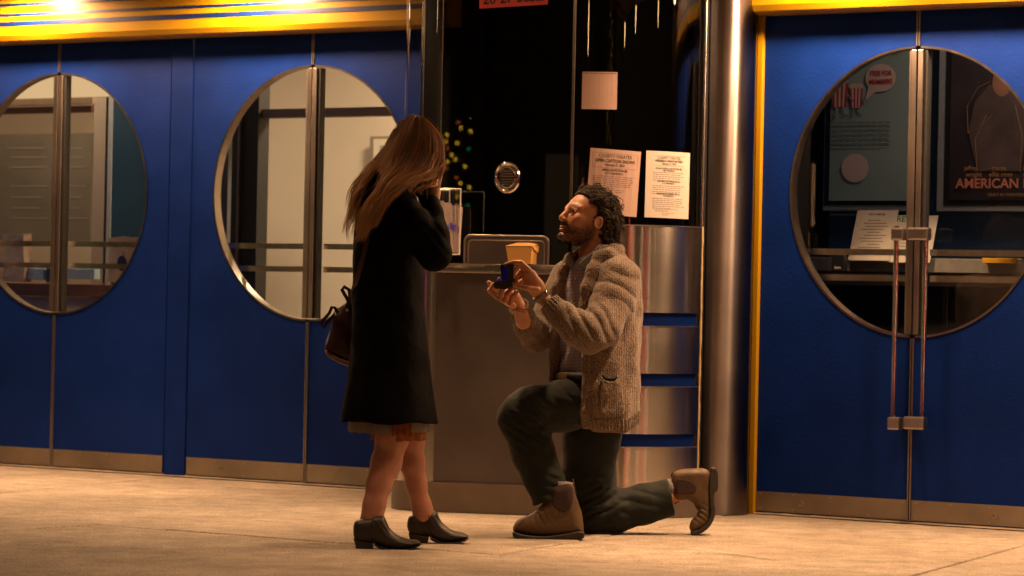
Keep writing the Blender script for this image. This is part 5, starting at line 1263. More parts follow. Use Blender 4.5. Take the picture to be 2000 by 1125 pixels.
# shirt
def f_shirt(P):
    d, a, b = stack(P, TZ, TX, TY, np.array(TRA)-.028, np.array(TRB)-.024, SIDE, FWD, 2.1, lambda th, z: .018*np.sin(th*8+z*30)+.010*np.sin(z*60+th*3))
    z = P[:, 2]; d = smax(d, z-at(1150, 497, YM).z, .02); d = np.maximum(d, at(1150, 742, YM).z-z)
    d = smax(d, -CH(P, [(1163, 440, -.0, 26), (1154, 512, -.01, 27)], YM), .006)
    pl_ = np.maximum(np.abs(a-.03)-.016, -b); d = np.where((pl_ < 0), d-.0022, d); return d+.003*vnoise(P, 18, 4)
shirt = sdf('shirt', f_shirt, A3(1060, 760, YM)-np.array([0, .25, 0]), A3(1250, 480, YM)+np.array([0, .2, 0]), .005, M['shirt'], man, 1)
for poly_, yc_ in (([(1171, 478), (1169, 502), (1148, 537), (1129, 516), (1139, 506), (1160, 489)], YM-.125), ([(1106, 500), (1113, 497), (1129, 519), (1121, 531), (1107, 518)], YM-.055)):
    cz_ = PXZ(poly_, yc_); sdf('shirt_collar', lambda P: inflate(P, cz_, yc_+.25*(P[:, 0]-cz_[0][0]), .0035, .003), np.min([(a_, yc_-.05, b_) for a_, b_ in cz_], 0)-.02, np.max([(a_, yc_+.05, b_) for a_, b_ in cz_], 0)+.02, .0025, M['collar'], shirt, 1)
for y in (545, 592, 640, 690):
    p = Vector(tuple(surf(.03, zt_(y), .004, .024))); mb = MB(); mb.lathe([(.0055, 0), (.0055, .0025), (.003, .0018)], 12, Matrix.Translation(p) @ Matrix.Rotation(math.radians(-60), 4, 'Z') @ Matrix.Rotation(math.pi/2, 4, 'X')); mb.build('button', M['paper'], shirt)
# trousers
def kneefold(P, c, n_ax, amp, wl, rad): return armfold(P, c, n_ax, amp, wl, rad)
def f_trou(P):
    nearl = CH(P, [(1170, 775, -.05, 46), (1100, 793, -.10, 48), (1040, 802, -.145, 46), (1014, 816, -.16, 41)], YM, .04)
    nearl = smin(nearl, CH(P, [(1014, 816, -.16, 40), (1040, 880, -.17, 41), (1060, 930, -.18, 37), (1080, 990, -.19, 37)], YM, .03, ((0, 1, 0), .85)), .025)
    a, b = A3(1041, 987, YM-.19), A3(1113, 966, YM-.19); nrm = np.array([b[2]-a[2], 0, -(b[0]-a[0])]); nrm /= np.linalg.norm(nrm)
    nearl = smax(nearl, ((P-a)@nrm.astype(np.float32)), .002)
    farl = CH(P, [(1172, 780, .09, 54), (1155, 860, .12, 54), (1150, 940, .14, 52), (1158, 996, .14, 46)], YM, .03, ((0, 1, 0), .85))
    farl = smin(farl, CH(P, [(1160, 998, .14, 44), (1200, 998, .16, 40), (1255, 985, .18, 37), (1325, 968, .20, 37)], YM, .03), .022)
    c = A3(1311, 970, YM+.2); n2 = A3(1330, 966, YM+.2)-c; n2 /= np.linalg.norm(n2); farl = smax(farl, (P-c)@n2, .002)
    g = at(1150, 1042, YM+.14).z; farl = smax(farl, (g+.002)-P[:, 2], .01)
    d = smin(nearl, farl, .02); d = smin(d, CH(P, [(1160, 765, .0, 66)], YM) if False else ell(P, A3(1160, 770, YM), (.145, .16, .09)), .05)
    k1 = A3(1040, 838, YM-.25); d = d+armfold(P, k1, (.55, 0, .83), .0085, .030, .085)+armfold(P, A3(1120, 775, YM-.22), (.75, 0, .65), .004, .05, .10)
    k2 = A3(1170, 985, YM+.06); d = d+armfold(P, k2, (.45, 0, -.9), .0085, .034, .085)+armfold(P, A3(1250, 985, YM+.1), (.2, 0, 1), .004, .05, .1)+armfold(P, A3(1075, 950, YM-.25), (.3, 0, 1), .004, .04, .07)
    ev_ = .35+np.exp(-(np.linalg.norm(P-k1, axis=1)/.16)**2)+np.exp(-(np.linalg.norm(P-k2, axis=1)/.17)**2)+.8*np.exp(-(np.linalg.norm(P-A3(1072, 955, YM-.2), axis=1)/.09)**2)
    Pq = P@np.array([[1, 0, .35], [0, 1, 0], [-.35, 0, 1.5]], np.float32); return d+.0035*vnoise(P, 13, 3)+ev_*(.0075*np.abs(vnoise(Pq, 13, 31))+.004*np.abs(vnoise(Pq, 27, 32))-.0035)
lo = A3(960, 1060, YM)-np.array([.02, .42, 0]); hi = A3(1325, 725, YM)+np.array([.02, .42, 0])
tr = sdf('trousers', f_trou, lo, hi, .0052, M['trouser'], man, 1)
mb = MB(); pts = [Vector(tuple(surf(a_, zt_(735), -.018))) for a_ in np.linspace(-.12, .15, 10)]; mb.tube(pts, [.017]*10, 8); mb.build('belt', M['black'], man, True)
p = Vector(tuple(surf(.03, zt_(735), .0))); mb = MB(); mb.box(p.x-.02, p.x+.015, p.y-.012, p.y-.004, p.z-.015, p.z+.015, .003); mb.build('buckle', M['satin'], man)
# boots
def boot_man():
    YB = 13.17
    t = man
    up = [(1003, 1040), (1001, 1030), (1012, 1014), (1040, 1004), (1062, 985), (1073, 962), (1074, 950), (1090, 944), (1118, 940), (1124, 962), (1132, 990), (1139, 1012), (1140, 1035), (1138, 1042), (1060, 1048)]
    z = PXZ(chaikin(up), YB)
    f = lambda P: inflate(P, z, YB+.02*0, .046, .040)+.0028*vnoise(P, 28, 3)+armfold(P, A3(1052, 1004, YB-.03), (.9, 0, .5), .0016, .024, .04)
    u = sdf('boot', f, A3(985, 1070, YB)-np.array([0, .08, 0]), A3(1155, 925, YB)+np.array([0, .08, 0]), .0032, M['suede'], t, 1)
    so = [(1000, 1036), (1002, 1050), (1050, 1057), (1096, 1056), (1098, 1052), (1141, 1053), (1141, 1034), (1100, 1042), (1060, 1047), (1020, 1043)]
    zz = PXZ(chaikin(so, 1), YB); sdf('sole', lambda P: inflate(P, zz, YB, .050, .005)+.0006*vnoise(P, 90, 1), A3(985, 1075, YB)-np.array([0, .08, 0]), A3(1155, 1020, YB)+np.array([0, .08, 0]), .003, M['sole'], u, 0)
    el_ = [(1074, 958), (1090, 946), (1117, 944), (1121, 966), (1117, 990), (1102, 1002), (1086, 996), (1076, 980)]
    ez = PXZ(chaikin(el_), YB-.04); sdf('elastic_panel', lambda P: smax(np.abs(inflate(P, z, YB, .0475, .040))-.0022, poly2d(P[:, 0], P[:, 2], ez), .003), A3(1070, 1005, YB)-np.array([0, .08, 0]), A3(1125, 940, YB), .0028, M['elastic'], u, 0)
    mb = MB(); mb.tube([A3(1121, 962, YB), A3(1116, 948, YB), A3(1114, 938, YB), A3(1119, 936, YB), A3(1121, 948, YB+.004), A3(1125, 966, YB)], .0035, 6); mb.build('pull_tab', M['elastic'], u, True)
    mb = MB(); mb.tube([A3(1085, 978, YB+.01), A3(1098, 958, YB+.01), A3(1100, 940, YB+.01)], [.045, .042, .042], 14); mb.build('sock', M['sock'], u, True)
    # kneeling boot, toes bent on the ground
    YB = 13.58
    up = [(1311, 934), (1316, 920), (1345, 915), (1388, 914), (1389, 960), (1388, 985), (1390, 1005), (1386, 1022), (1370, 1036), (1350, 1040), (1345, 1030), (1351, 1014), (1365, 1005), (1360, 990), (1345, 975), (1322, 978), (1312, 975)]
    z2 = PXZ(chaikin(up), YB)
    f2 = lambda P: inflate(P, z2, YB, .044, .028)+.0024*vnoise(P, 30, 5)+armfold(P, A3(1366, 1002, YB-.03), (.55, 0, .83), .0055, .018, .035)
    u2 = sdf('boot', f2, A3(1295, 1060, YB)-np.array([0, .08, 0]), A3(1410, 900, YB)+np.array([0, .08, 0]), .0032, M['suede'], t, 1)
    so = [(1384, 913), (1401, 913), (1402, 958), (1394, 960), (1393, 975), (1397, 1000), (1390, 1022), (1374, 1038), (1358, 1045), (1349, 1044), (1350, 1037), (1368, 1032), (1381, 1018), (1387, 1000), (1385, 980)]
    z3 = PXZ(chaikin(so, 1), YB); sdf('sole', lambda P: inflate(P, z3, YB, .049, .004)+.0006*vnoise(P, 90, 1), A3(1340, 1060, YB)-np.array([0, .08, 0]), A3(1412, 900, YB)+np.array([0, .08, 0]), .003, M['sole'], u2, 0)
    el_ = [(1318, 932), (1345, 937), (1358, 944), (1361, 955), (1356, 965), (1340, 965), (1316, 966)]
    ez2 = PXZ(chaikin(el_), YB-.04); sdf('elastic_panel', lambda P: smax(np.abs(inflate(P, z2, YB, .0455, .028))-.0022, poly2d(P[:, 0], P[:, 2], ez2), .003), A3(1305, 975, YB)-np.array([0, .08, 0]), A3(1368, 925, YB), .0028, M['elastic'], u2, 0)
    mb = MB(); mb.tube([A3(1300, 955, YB), A3(1322, 952, YB)], [.040, .038], 14); mb.build('sock', M['sock'], u2, True)
    mb = MB(); mb.tube([A3(1314, 934, YB-.02), A3(1311, 928, YB-.02), A3(1316, 920, YB-.02)], .003, 6); mb.build('pull_tab', M['elastic'], u2, True)
    mb = MB(); mb.tube([A3(1316, 977, YB-.02), A3(1326, 980, YB-.02), A3(1318, 983, YB-.02)], .0035, 6); mb.build('pull_tab', M['elastic'], u2, True)
M['sock'] = plain('striped_sock', (.19, .17, .17), .85, noise=.5, nscale=220)
boot_man()
# watch and bracelets
wa = A3(1048, 569, YH+.01); wb = A3(1056, 578, YH+.016); ax = Vector(tuple(wa-wb)).normalized()
RM = ax.to_track_quat('Z', 'Y').to_matrix().to_4x4(); mb = MB(); n_ = 24; V_ = []
for zz in (-.011, .011):
    for rr_ in (.0300, .0325):
        for k in range(n_): a = 2*math.pi*k/n_; V_.append(Matrix.Translation(Vector(tuple(wb))) @ RM @ Vector((rr_*math.cos(a)*.92, rr_*math.sin(a), zz)))
F_ = []
for k in range(n_):
    k2 = (k+1) % n_; F_ += [(k, k2, 2*n_+k2, 2*n_+k), (n_+k, 3*n_+k, 3*n_+k2, n_+k2), (k, n_+k, n_+k2, k2), (2*n_+k, 2*n_+k2, 3*n_+k2, 3*n_+k)]
mb.add(V_, F_); wt = mb.build('wristwatch', plain('watch_strap', (.20, .17, .15), .5), None, True); setp(wt, 'grey-strapped wristwatch on the kneeling man\'s near wrist', 'watch')
mb = MB(); c = A3(1067, 570, YH+.008); mb.lathe([(.016, -.005), (.018, 0), (.016, .004), (.013, .005)], 18, Matrix.Translation(Vector(tuple(c))) @ Matrix.Rotation(math.radians(55), 4, 'Y')); mb.build('watch_case', M['chrome'], wt, True)
M['bead'] = plain('wooden_bead', (.40, .20, .10), .5, noise=.3, nscale=60)
ca = A3(1014, 603, YH+.085); axb = Vector((.25, -.15, .95)).normalized(); RB = axb.to_track_quat('Z', 'Y').to_matrix().to_4x4()
br = None
for ring, (zz, r0, rb_, m_) in enumerate(((-.006, .029, .0042, 'bead'), (.006, .031, .0026, 'elastic'))):
    mb = MB()
    for k in range(24):
        a = 2*math.pi*k/24; c = Matrix.Translation(Vector(tuple(ca))) @ RB @ Vector((r0*math.cos(a), r0*math.sin(a), zz)); mb.lathe([(.0004, -rb_), (rb_*.8, -rb_*.6), (rb_, 0), (rb_*.8, rb_*.6), (.0004, rb_)], 8, Matrix.Translation(c))
    o = mb.build('bracelet', M[m_], None, True); setp(o, ['pale wooden bead bracelet on the kneeling man\'s far wrist', 'thin dark bead bracelet just above the pale one on the far wrist'][ring], 'bracelet')
# ring box
YR = YH+.0
rb = empty('ring_box', tuple(A3(985, 560, YR)), 'small open blue velvet ring box with a diamond ring held by the kneeling man', 'ring box')
M['boxout'] = plain('ring_box_leatherette', (.012, .012, .016), .4); M['velvet'] = plain('blue_velvet', (.006, .02, .75), .6, sheen=.6)
def prism_y(poly, Y0, Y1, name, mat, parent, b=0):
    V_ = [A3(x, y, Y0) for x, y in poly]+[A3(x, y, Y1) for x, y in poly]; n = len(poly); F_ = [tuple(range(n)), tuple(range(2*n-1, n-1, -1))]+[(i, n+i, n+(i+1) % n, (i+1) % n) for i in range(n)]
    return MB().add(V_, F_).build(name, mat, parent)
prism_y([(964, 552), (1000, 547), (1001, 559), (988, 565), (966, 564)], YR-.026, YR+.028, 'base', M['boxout'], rb)
prism_y([(966, 549.5), (997, 545), (998, 548), (966, 552.5)], YR-.022, YR+.024, 'cushion', M['velvet'], rb)
prism_y([(992, 517), (1003, 520), (1003, 550), (992, 549)], YR-.026, YR+.028, 'lid', M['boxout'], rb)
prism_y([(977, 517), (992, 517), (992, 549), (980, 550)], YR+.022, YR+.027, 'lid_side', M['boxout'], rb)
prism_y([(978, 516), (1003, 517), (1003, 519.5), (978, 518.5)], YR-.026, YR+.028, 'lid_top', M['boxout'], rb)
prism_y([(980, 520), (991.5, 520), (991.5, 547), (983, 548)], YR+.016, YR+.0215, 'lid_lining', M['velvet'], rb)
prism_y([(990.2, 519), (991.8, 519), (991.8, 548), (990.2, 548)], YR-.024, YR+.02, 'lid_satin', M['velvet'], rb)
rg_ = empty('diamond_ring', tuple(A3(975, 546, YR)), 'silver ring with a clear stone standing in the blue ring box', 'ring')
mb = MB(); c = Vector(tuple(A3(975, 548, YR-.005))); mb.tube([c+Vector((.009*math.cos(a), .002*math.sin(a), .009*math.sin(a))) for a in np.linspace(0, 6.28, 22)], .0014, 6); mb.build('hoop', M['chrome'], rg_, True)
mb = MB(); mb.lathe([(.0002, -.004), (.0045, .001), (.003, .003), (.0003, .0032)], 8, Matrix.Translation(c+Vector((-.001, -.004, .011)))); mb.build('stone', plain('clear_stone', (.9, .88, .9), .03, .3, 1), rg_)
# ------------------------------------------------------------ the standing woman
YW = 12.66
woman = empty('person', (-.42, 12.66, 0), 'standing woman with long auburn hair in a black knee-length coat, hands raised to her face', 'person')
HW = head_frame(A3(812, 298, YW), math.radians(-38), math.radians(-14), .98, 1)
SKW = (.50, .270, .175)
LEG_N = [(772, 770, -.06, 32), (766, 855, -.08, 30), (754, 905, -.09, 27.5), (740, 945, -.11, 22.5), (731, 986, -.125, 20), (726, 1015, -.13, 19), (724, 1040, -.13, 17)]
LEG_F = [(790, 770, .08, 32), (802, 855, .10, 26), (805, 905, .11, 22.5), (813, 945, .125, 18.5), (823, 986, .135, 16.5), (827, 1005, .14, 16.5), (834, 1030, .14, 16)]
def f_wlegs(P):
    d = CH(P, LEG_N, YW, .03); d2 = CH(P, LEG_F, YW, .03)
    return np.minimum(d, d2)
Vl, Ql = nets(f_wlegs, A3(680, 1050, YW)-np.array([.0, .32, 0]), A3(870, 790, YW)+np.array([0, .35, 0]), .005)
def f_whead(P):
    d = head_field(P, HW); return smin(d, CH(P, [(800, 325, .0, 22), (783, 352, .0, 24), (775, 385, .0, 30)], YW, .02), .02)
Vw, Qw = nets(f_whead, A3(735, 400, YW)-np.array([0, .16, 0]), A3(885, 225, YW)+np.array([0, .18, .01]), .004)
def f_whand(P, s):
    Y = YW+(.0 if s < 0 else .12)
    d = CH(P, [(843, 425, -.10, 12), (845, 398, -.07, 11)], Y, .01); d = smin(d, CH(P, [(845, 396, -.07, 12), (847, 376, -.05, 14)], Y, .01, ((0, 1, 0), .7)), .01)
    for k, pts in enumerate(([(842, 368, -.045), (843, 352, -.04), (846, 338, -.03), (851, 328, -.02)], [(846, 366, -.05), (848, 350, -.048), (851, 335, -.04), (855, 324, -.028)],
                [(850, 367, -.052), (853, 352, -.052), (856, 338, -.044), (859, 328, -.032)], [(854, 371, -.05), (857, 358, -.052), (860, 346, -.046), (862, 337, -.034)])):
        d = smin(d, finger(P, pts, Y, 4.3), .003)
    return smin(d, finger(P, [(838, 386, -.05), (832, 372, -.035), (834, 358, -.02), (839, 347, -.01)], Y, 4.6), .005)
parts = [(Vw, Qw, tone(Vw, SKW)), (relax(Vl, Ql, 2), Ql, tone(Vl, (.47, .225, .155), .16))]
for s in (-1, 1):
    v_, q_ = nets(lambda P: f_whand(P, s), A3(815, 440, YW)-np.array([0, .22, 0]), A3(880, 310, YW)+np.array([0, .22, 0]), .0028); parts.append((v_, q_, tone(v_, SKW)))
def f_wcore(P): return CH(P, [(780, 385, 0, 28), (765, 460, 0, 55), (765, 600, 0, 50), (770, 720, 0, 62), (772, 780, 0, 60)], YW, .04)
v_, q_ = nets(f_wcore, A3(690, 850, YW)-np.array([0, .3, 0]), A3(860, 350, YW)+np.array([0, .3, 0]), .012); parts.append((v_, q_, tone(v_, SKW)))
V, Q, Cl = union_np(parts); np_mesh('body', V, Q, M['skin'], woman, True, Cl)
# coat
cy_ = [322, 340, 366, 390, 430, 480, 520, 560, 600, 650, 700, 750, 800, 828]
cl_ = [742, 722, 708, 700, 694, 691, 689, 688, 688, 687, 684, 678, 671, 666]
cr__ = [788, 800, 808, 816, 822, 825, 827, 828, 829, 833, 838, 843, 849, 852]
CZ = [at(770, y, YW).z for y in cy_]; CX = [at((a+b)/2, y, YW).x for a, b, y in zip(cl_, cr__, cy_)]; CA = [pr((b-a)/2, YW) for a, b in zip(cl_, cr__)]
CB = [.05, .10, .15, .178, .185, .175, .165, .155, .16, .175, .19, .205, .22, .225]
ZCH = at(760, 824, YW).z
def coatfold(th, z):
    k = np.clip((at(760, 600, YW).z-z)/.45, 0, 1); return .030*k*np.sin(th*4+.8+z*2)+.018*k*np.sin(th*7+2.1)+.006*np.sin(th*6+z*22)
def f_coatbody(P):
    d, a, b = stack(P, CZ, CX, [YW]*14, CA, CB, (1, 0), (0, 1), 2.2, coatfold); return d
ARM_N = [(776, 396, -.135, 35), (806, 440, -.175, 35), (846, 494, -.175, 34)]
FORE_N = [(848, 496, -.175, 34), (845, 460, -.155, 30), (842, 420, -.115, 22), (843, 396, -.09, 16)]
def f_coat(P):
    z = P[:, 2]; d = f_coatbody(P); d = smax(d, z-at(770, 326, YW).z, .03)
    d = np.maximum(d, ZCH+.004*np.sin(P[:, 0]*30)-z)
    # hollow skirt so the hem is a real edge
    inn, _, _ = stack(P, CZ, CX, [YW]*14, np.array(CA)-.020, np.array(CB)-.020, (1, 0), (0, 1), 2.2, coatfold); d = np.maximum(d, -np.maximum(inn, z-at(760, 800, YW).z))
    # back vent and front opening
    for s in (-1, 1):
        o = 0 if s < 0 else .30
        arm = smin(CH(P, [(x, y, (d_ if s < 0 else -d_), r) for x, y, d_, r in ARM_N], YW, .03), CH(P, [(x, y, (d_ if s < 0 else -d_), r) for x, y, d_, r in FORE_N], YW, .03), .012)
        d = smin(d, arm, .030)
    d = smin(d, CH(P, [(770, 360, -.02, 30), (790, 356, .0, 26)], YW), .02)
    e = A3(838, 480, YW-.20); d = d+armfold(P, e, (.75, 0, .65), .0055, .035, .075)+armfold(P, A3(800, 420, YW-.2), (.6, 0, -.8), .004, .05, .09)
    return d+.0035*vnoise(P, 14, 6)+.0012*vnoise(P, 60, 7)
coat = sdf('coat', f_coat, A3(655, 845, YW)-np.array([0, .33, 0]), A3(900, 335, YW)+np.array([0, .33, 0]), .0065, M['coat'], woman, 1)
# front edge, cuff and collar of the coat as separate pieces
mb = MB(); mb.tube([Vector(tuple(A3(843, 406, YW-.098))), Vector(tuple(A3(844, 392, YW-.088)))], [.036, .031], 18); mb.build('cuff', M['coat'], coat, True)
sdf('collar', lambda P: smin(CH(P, [(800, 352, -.10, 14), (775, 352, -.10, 17), (752, 358, -.02, 18), (760, 358, .09, 16)], YW, .02), CH(P, [(800, 352, -.10, 14), (822, 372, -.12, 11), (830, 400, -.11, 8)], YW), .02)+.002*vnoise(P, 40, 2), A3(725, 420, YW)-np.array([0, .2, 0]), A3(850, 325, YW)+np.array([0, .2, 0]), .005, M['coat'], coat, 1)
# skirts under the coat
def skirt(y0, y1, xl, xr, dp, mat, name, amp, nf, ph):
    V = []; F = []; n = 96; rows = 5
    for k in range(rows+1):
        t = k/rows; y = y0+(y1-y0)*t
        for i in range(n):
            a = 2*math.pi*i/n; g = 1+(amp*math.sin(nf*a+ph)+amp*.5*math.sin(nf*1.7*a))*t
            cxp = (xl+xr)/2; rx = (xr-xl)/2*g; p = A3(cxp+rx*math.cos(a), y+(.9*math.sin(nf*2*a) if k == rows else 0), YW); V.append((p[0], YW+dp*g*math.sin(a), p[2]))
    for k in range(rows):
        for i in range(n): F.append((k*n+i, k*n+(i+1) % n, (k+1)*n+(i+1) % n, (k+1)*n+i))
    o = pydata(name, V, F, mat, woman, True); md = o.modifiers.new('thickness', 'SOLIDIFY'); md.thickness = .002; return o
skirt(770, 843, 682, 837, .165, M['lace'], 'lace_underskirt', .035, 9, .4)
skirt(775, 859, 727, 831, .135, M['rust'], 'rust_skirt', .05, 8, 1.1)
V = []; F = []
for k in range(7):
    for i in range(13):
        x = 764+40*i/12+1.5*k*(.2); y = 806+46*k/6+1.2*math.sin(i*1.9); V.append(A3(x, y, YW-.176-.004*math.sin(i*1.6+k*.2)))
for k in range(6):
    for i in range(12): F.append((13*k+i, 13*k+i+1, 13*k+14+i, 13*k+13+i))
o = pydata('rust_skirt_front', V, F, M['rust'], woman, True); o.modifiers.new('thickness', 'SOLIDIFY').thickness = .002
# ankle boots
def boot_w(Y, up, sole_, heel, seam, nm):
    z = PXZ(chaikin(up), Y); u = sdf('ankle_boot', lambda P: inflate(P, z, Y, .037, .034)+.0016*vnoise(P, 30, 3)+armfold(P, A3(up[5][0]-6, up[5][1]+12, Y-.02), (.8, 0, .6), .002, .018, .035), np.array([z[0][0]-.25, Y-.07, 0])*0+np.min([(a, Y-.06, b) for a, b in z], 0)-.02, np.max([(a, Y+.06, b) for a, b in z], 0)+.02, .003, M['leather_w'], woman, 1)
    zs = PXZ(chaikin(sole_, 1), Y); sdf('sole', lambda P: inflate(P, zs, Y, .038, .0025), np.min([(a, Y-.06, b) for a, b in zs], 0)-.01, np.max([(a, Y+.06, b) for a, b in zs], 0)+.01, .0022, M['sole'], u, 0)
    zh = PXZ(heel, Y); sdf('heel', lambda P: inflate(P, zh, Y, .028, .006), np.min([(a, Y-.06, b) for a, b in zh], 0)-.01, np.max([(a, Y+.06, b) for a, b in zh], 0)+.01, .0025, M['sole'], u, 0)
    mb = MB(); mb.tube([Vector(tuple(A3(x, y, Y-.0375))) for x, y in seam], .0018, 6); mb.build('zip', M['black'], u)
boot_w(12.50, [(691, 1020), (697, 1014), (724, 1013), (728, 1009), (750, 1006), (755, 1018), (762, 1034), (778, 1047), (800, 1053), (817, 1055), (822, 1060), (812, 1070), (795, 1073), (760, 1072), (742, 1066), (728, 1060), (700, 1060), (690, 1048)],
       [(728, 1060), (742, 1066), (760, 1072), (795, 1073), (820, 1063), (822, 1061), (823, 1064), (800, 1075), (758, 1076), (738, 1069)], [(690, 1050), (729, 1060), (728, 1075), (697, 1076), (694, 1062)], [(727, 1012), (726, 1040), (728, 1060)], 'near')
boot_w(12.80, [(796, 1012), (803, 1004), (834, 1005), (843, 1000), (853, 997), (858, 1012), (868, 1026), (884, 1036), (905, 1041), (915, 1046), (914, 1051), (900, 1057), (868, 1059), (848, 1053), (838, 1048), (806, 1048), (795, 1035)],
       [(838, 1049), (848, 1054), (868, 1059), (900, 1058), (915, 1049), (916, 1052), (902, 1060), (866, 1062), (846, 1057)], [(798, 1040), (838, 1048), (835, 1061), (803, 1061), (800, 1050)], [(838, 1006), (838, 1030), (842, 1050)], 'far')
# tiny ankle tattoo
tv, tf = text_mesh('oct', .020, False); V = [A3(822+v.x*380*1.0, 985-v.y*420, YW+.14) for v in tv]
V = [(float(v[0]), YW+.14-pr(15.9, YW)*math.sqrt(max(0, 1-((v[0]-A3(830.0, 985, YW+.14)[0])/pr(17, YW))**2))-.0006, float(v[2])) for v in V]; pydata('tattoo', V, tf, M['ink'], woman)

# hair: underlying mass then locks
def f_whair(P):
    R, O, sc = HW; q = ((P-O)@R.T)/sc; s = np.abs(q[:, 1])
    d = ell(q, (-.010, 0, .018), (.106, .090, .102)); d = smax(d, q[:, 0]-.055-.2*np.maximum(q[:, 2]-.02, 0), .03)
    d = smin(d, CH(P, [(786, 290, .0, 34), (764, 322, -.02, 22), (744, 345, -.05, 9)], YW, .03), .03)
    d = smin(d, CH(P, [(838, 285, -.045, 22), (846, 320, -.055, 13), (842, 345, -.06, 8)], YW, .02), .02)
    d = smin(d, CH(P, [(802, 316, -.06, 22), (782, 338, -.10, 12)], YW, .02), .02)
    return d+.004*vnoise(P, 30, 4)
def col_wh(V): n = vnoise(V.astype(np.float32)*np.array([1, 1, .3], np.float32), 90, 7); return np.clip(np.array([.065, .028, .014])[None]*(1+.5*n[:, None]), 0, 1)
wh = sdf('hair', f_whair, A3(670, 470, YW)-np.array([0, .28, 0]), A3(885, 215, YW)+np.array([0, .2, .01]), .005, M['hair'], woman, 1, col_wh)
GU = [[(800, 229, 0), (776, 246, -.02), (757, 284, -.03), (735, 316, -.04), (711, 344, -.05), (695, 380, -.06), (684, 428, -.06), (676, 472, -.06)],
      [(804, 228, -.01), (784, 250, -.05), (766, 288, -.085), (747, 314, -.11), (722, 342, -.12), (706, 370, -.13), (697, 402, -.14), (691, 440, -.14)],
      [(808, 227, -.02), (790, 256, -.085), (775, 296, -.10), (764, 326, -.13), (752, 350, -.17), (732, 384, -.20), (713, 420, -.20), (696, 458, -.18)],
      [(818, 227, -.02), (818, 262, -.09), (802, 308, -.105), (785, 335, -.15), (764, 356, -.20), (742, 392, -.225), (722, 430, -.22), (702, 472, -.19)],
      [(824, 229, -.02), (842, 268, -.085), (838, 308, -.095), (818, 336, -.14), (790, 350, -.19), (762, 370, -.225), (742, 405, -.23), (716, 462, -.20)],
      [(828, 232, -.01), (857, 264, -.055), (861, 300, -.065), (850, 326, -.08), (828, 341, -.12), (800, 348, -.17), (772, 360, -.215), (748, 392, -.225)],
      [(830, 233, -.0), (861, 262, -.04), (868, 296, -.045), (864, 322, -.055), (856, 338, -.06), (846, 348, -.08), (832, 352, -.11), (822, 360, -.14)]]
G = np.array(GU, float); r_ = np.random.RandomState(12)
from_t = np.linspace(0, 1, G.shape[1]); curves = []; ws = []; cs = []
def interp_guides(v, t):
    i = min(int(v), len(G)-2); f = v-i; g = G[i]*(1-f)+G[i+1]*f
    # smooth resampling
    tt = np.linspace(0, 1, 60); gi = np.stack([np.interp(tt, from_t, g[:, k]) for k in range(3)], 1)
    for _ in range(14): gi[1:-1] = .5*gi[1:-1]+.25*(gi[:-2]+gi[2:])
    return np.stack([np.interp(t, tt, gi[:, k]) for k in range(3)], 1)
NC = 130; cl_v = np.concatenate([r_.uniform(0, 1.0, 26), r_.uniform(1.0, 2.0, 16), r_.uniform(2.0, 5.999, NC-42)]); cl_off = r_.normal(0, 1, (NC, 3))*np.array([6.5, 5.5, .012]); cl_ph = r_.uniform(0, 6.28, NC); cl_len = np.clip(r_.normal(.88, .13, NC), .5, 1.0); cl_amp = r_.uniform(2, 6.5, NC); cl_fr = r_.uniform(15, 25, NC); cl_len = np.where((cl_v > 1) & (cl_v < 2), .52, cl_len); cl_tone = r_.uniform(.3, 1.7, NC); cl_red = r_.rand(NC)
for k in range(2600):
    ci = r_.randint(NC); v = float(np.clip(cl_v[ci]+r_.normal(0, .10), 0, len(G)-1.001)); n = 30; fly = r_.rand() < .09
    t1 = cl_len[ci]*min(1.02, max(.6, r_.normal(.97, .06))); t = np.linspace(0, t1, n); u = t/max(cl_len[ci], .01)
    g = interp_guides(v, t); gc = interp_guides(cl_v[ci], t); pull = (.15+.72*sm(t, .35, 1.0))[:, None]*(0 if fly else 1); g = g*(1-pull)+gc*pull
    env = sm(t, .12, .85); ph = cl_ph[ci]+r_.normal(0, .25); j = r_.normal(0, 1, 3)*np.array([1.9, 1.9, .004])*(3.2 if fly else 1)
    g[:, 0] += j[0]*(.5+.6*env)+env*(cl_off[ci, 0]+cl_amp[ci]*np.sin(t*cl_fr[ci]+ph)); g[:, 1] += j[1]*(.4+.6*env)+env*(cl_off[ci, 1]+cl_amp[ci]*.5*np.cos(t*cl_fr[ci]+ph))
    g[:, 2] += j[2]-.004+cl_off[ci, 2]*env*.5-.010*env*np.abs(np.sin(t*9+ph))
    c = np.array([A3(x, y, YW+d) for x, y, d in g], float)
    curves.append(c); ws.append(r_.uniform(.0010, .0022)*(.5 if fly else 1))
    rd_ = cl_red[ci]; cs.append((np.array([.15, .075, .028])*(1-rd_)+np.array([.18, .058, .018])*rd_)*cl_tone[ci]*r_.uniform(.7, 1.35))
# tips lighter than the roots: colour runs along each lock
def strands2(name, curves, widths, cols, parent):
    o = strands(name, curves, widths, cols, parent); a = o.data.color_attributes['Col']; n = len(a.data); buf = np.zeros(n*4, np.float32); a.data.foreach_get('color', buf); buf = buf.reshape(-1, 4)
    i = 0
    for c in curves:
        m_ = len(c); t = np.tile(np.linspace(0, 1, m_), 3)[:, None]; buf[i:i+3*m_, :3] *= 1-.0*t; buf[i:i+3*m_, :3] += (np.array([.50, .30, .14])-buf[i:i+3*m_, :3]*.3)*(t**1.5)*.72; i += 3*m_
    a.data.foreach_set('color', buf.ravel()); return o
strands2('hair_locks', curves, ws, cs, wh)

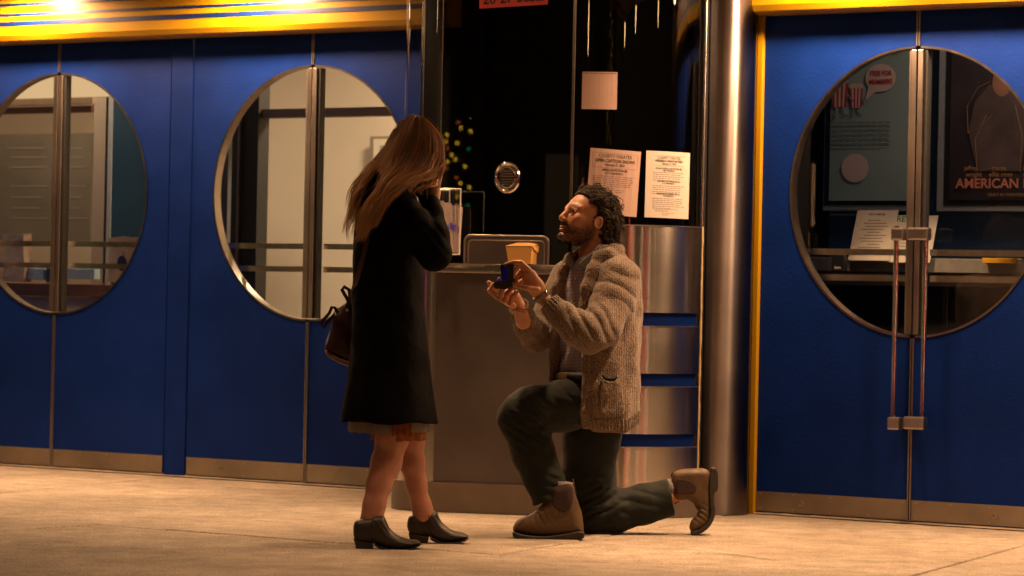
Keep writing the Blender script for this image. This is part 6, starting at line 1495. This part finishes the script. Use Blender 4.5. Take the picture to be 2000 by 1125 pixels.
# shoulder bag
bag_ = empty('shoulder_bag', (-.63, 12.86, 0), 'dark burgundy leather shoulder bag with a tan base hanging behind the woman\'s coat', 'bag')
YG = 12.88
bz = PXZ(chaikin([(664, 592), (690, 585), (720, 590), (722, 700), (712, 716), (692, 717), (665, 708), (638, 694), (634, 680), (645, 640), (652, 612)]), YG)
body_b = sdf('bag_body', lambda P: inflate(P, bz, YG, .075, .045)+.007*vnoise(P, 11, 3)+.004*np.sin((P[:, 0]*1.0+P[:, 2]*.35)*70+vnoise(P, 8, 2)*2), A3(620, 735, YG)-np.array([0, .12, 0]), A3(735, 570, YG)+np.array([0, .12, 0]), .0045, M['bagleather'], bag_, 1)
bb = PXZ([(637, 682), (640, 695), (665, 709), (692, 719), (712, 718), (712, 708), (690, 706), (665, 698)], YG); sdf('bag_base', lambda P: inflate(P, bb, YG, .074, .012)+.001*vnoise(P, 60, 2), A3(625, 735, YG)-np.array([0, .12, 0]), A3(725, 670, YG)+np.array([0, .12, 0]), .004, M['bagbase'], body_b, 1)
def strip(pts, w, name, mat, parent):
    mb = MB(); V_ = []; n = len(pts)
    P_ = [Vector(tuple(A3(x, y, Y))) for x, y, Y in pts]
    for i, p in enumerate(P_):
        t = (P_[min(i+1, n-1)]-P_[max(0, i-1)]).normalized(); b = t.cross(Vector((0, 1, 0))).normalized()*w; q = Vector((0, .002, 0)); V_ += [p-b-q, p+b-q, p+b+q, p-b+q]
    F_ = [(4*i+k, 4*i+(k+1) % 4, 4*i+4+(k+1) % 4, 4*i+4+k) for i in range(n-1) for k in range(4)]+[(0, 1, 2, 3), (4*n-1, 4*n-2, 4*n-3, 4*n-4)]
    return mb.add(V_, F_).build(name, mat, parent, angle=50)
strip([(732, 380, YW-.16), (722, 440, YW-.185), (712, 490, YW-.18), (704, 520, YW-.165), (696, 548, YW-.14), (688, 572, YW-.02), (684, 595, YG-.06)], .0085, 'strap', M['bagleather'], bag_)
strip([(684, 595, YG-.06), (676, 580, YG-.075), (668, 566, YG-.08), (672, 560, YG-.085), (682, 566, YG-.085), (684, 585, YG-.08), (676, 604, YG-.08)], .007, 'drawstring', M['bagleather'], bag_)
strip([(660, 612, YG-.08), (654, 601, YG-.085), (648, 600, YG-.085), (643, 612, YG-.085), (632, 624, YG-.08), (628, 633, YG-.08), (632, 640, YG-.08), (641, 628, YG-.08), (655, 612, YG-.08)], .006, 'drawstring', M['bagleather'], bag_)
for x, y in ((656, 614), (678, 606)):
    mb = MB(); mb.lathe([(.002, -.003), (.006, 0), (.002, .003)], 10, Matrix.Translation(Vector(tuple(A3(x, y, YG-.085)))) @ Matrix.Rotation(math.pi/2, 4, 'X')); mb.build('stud', M['satin'], bag_)
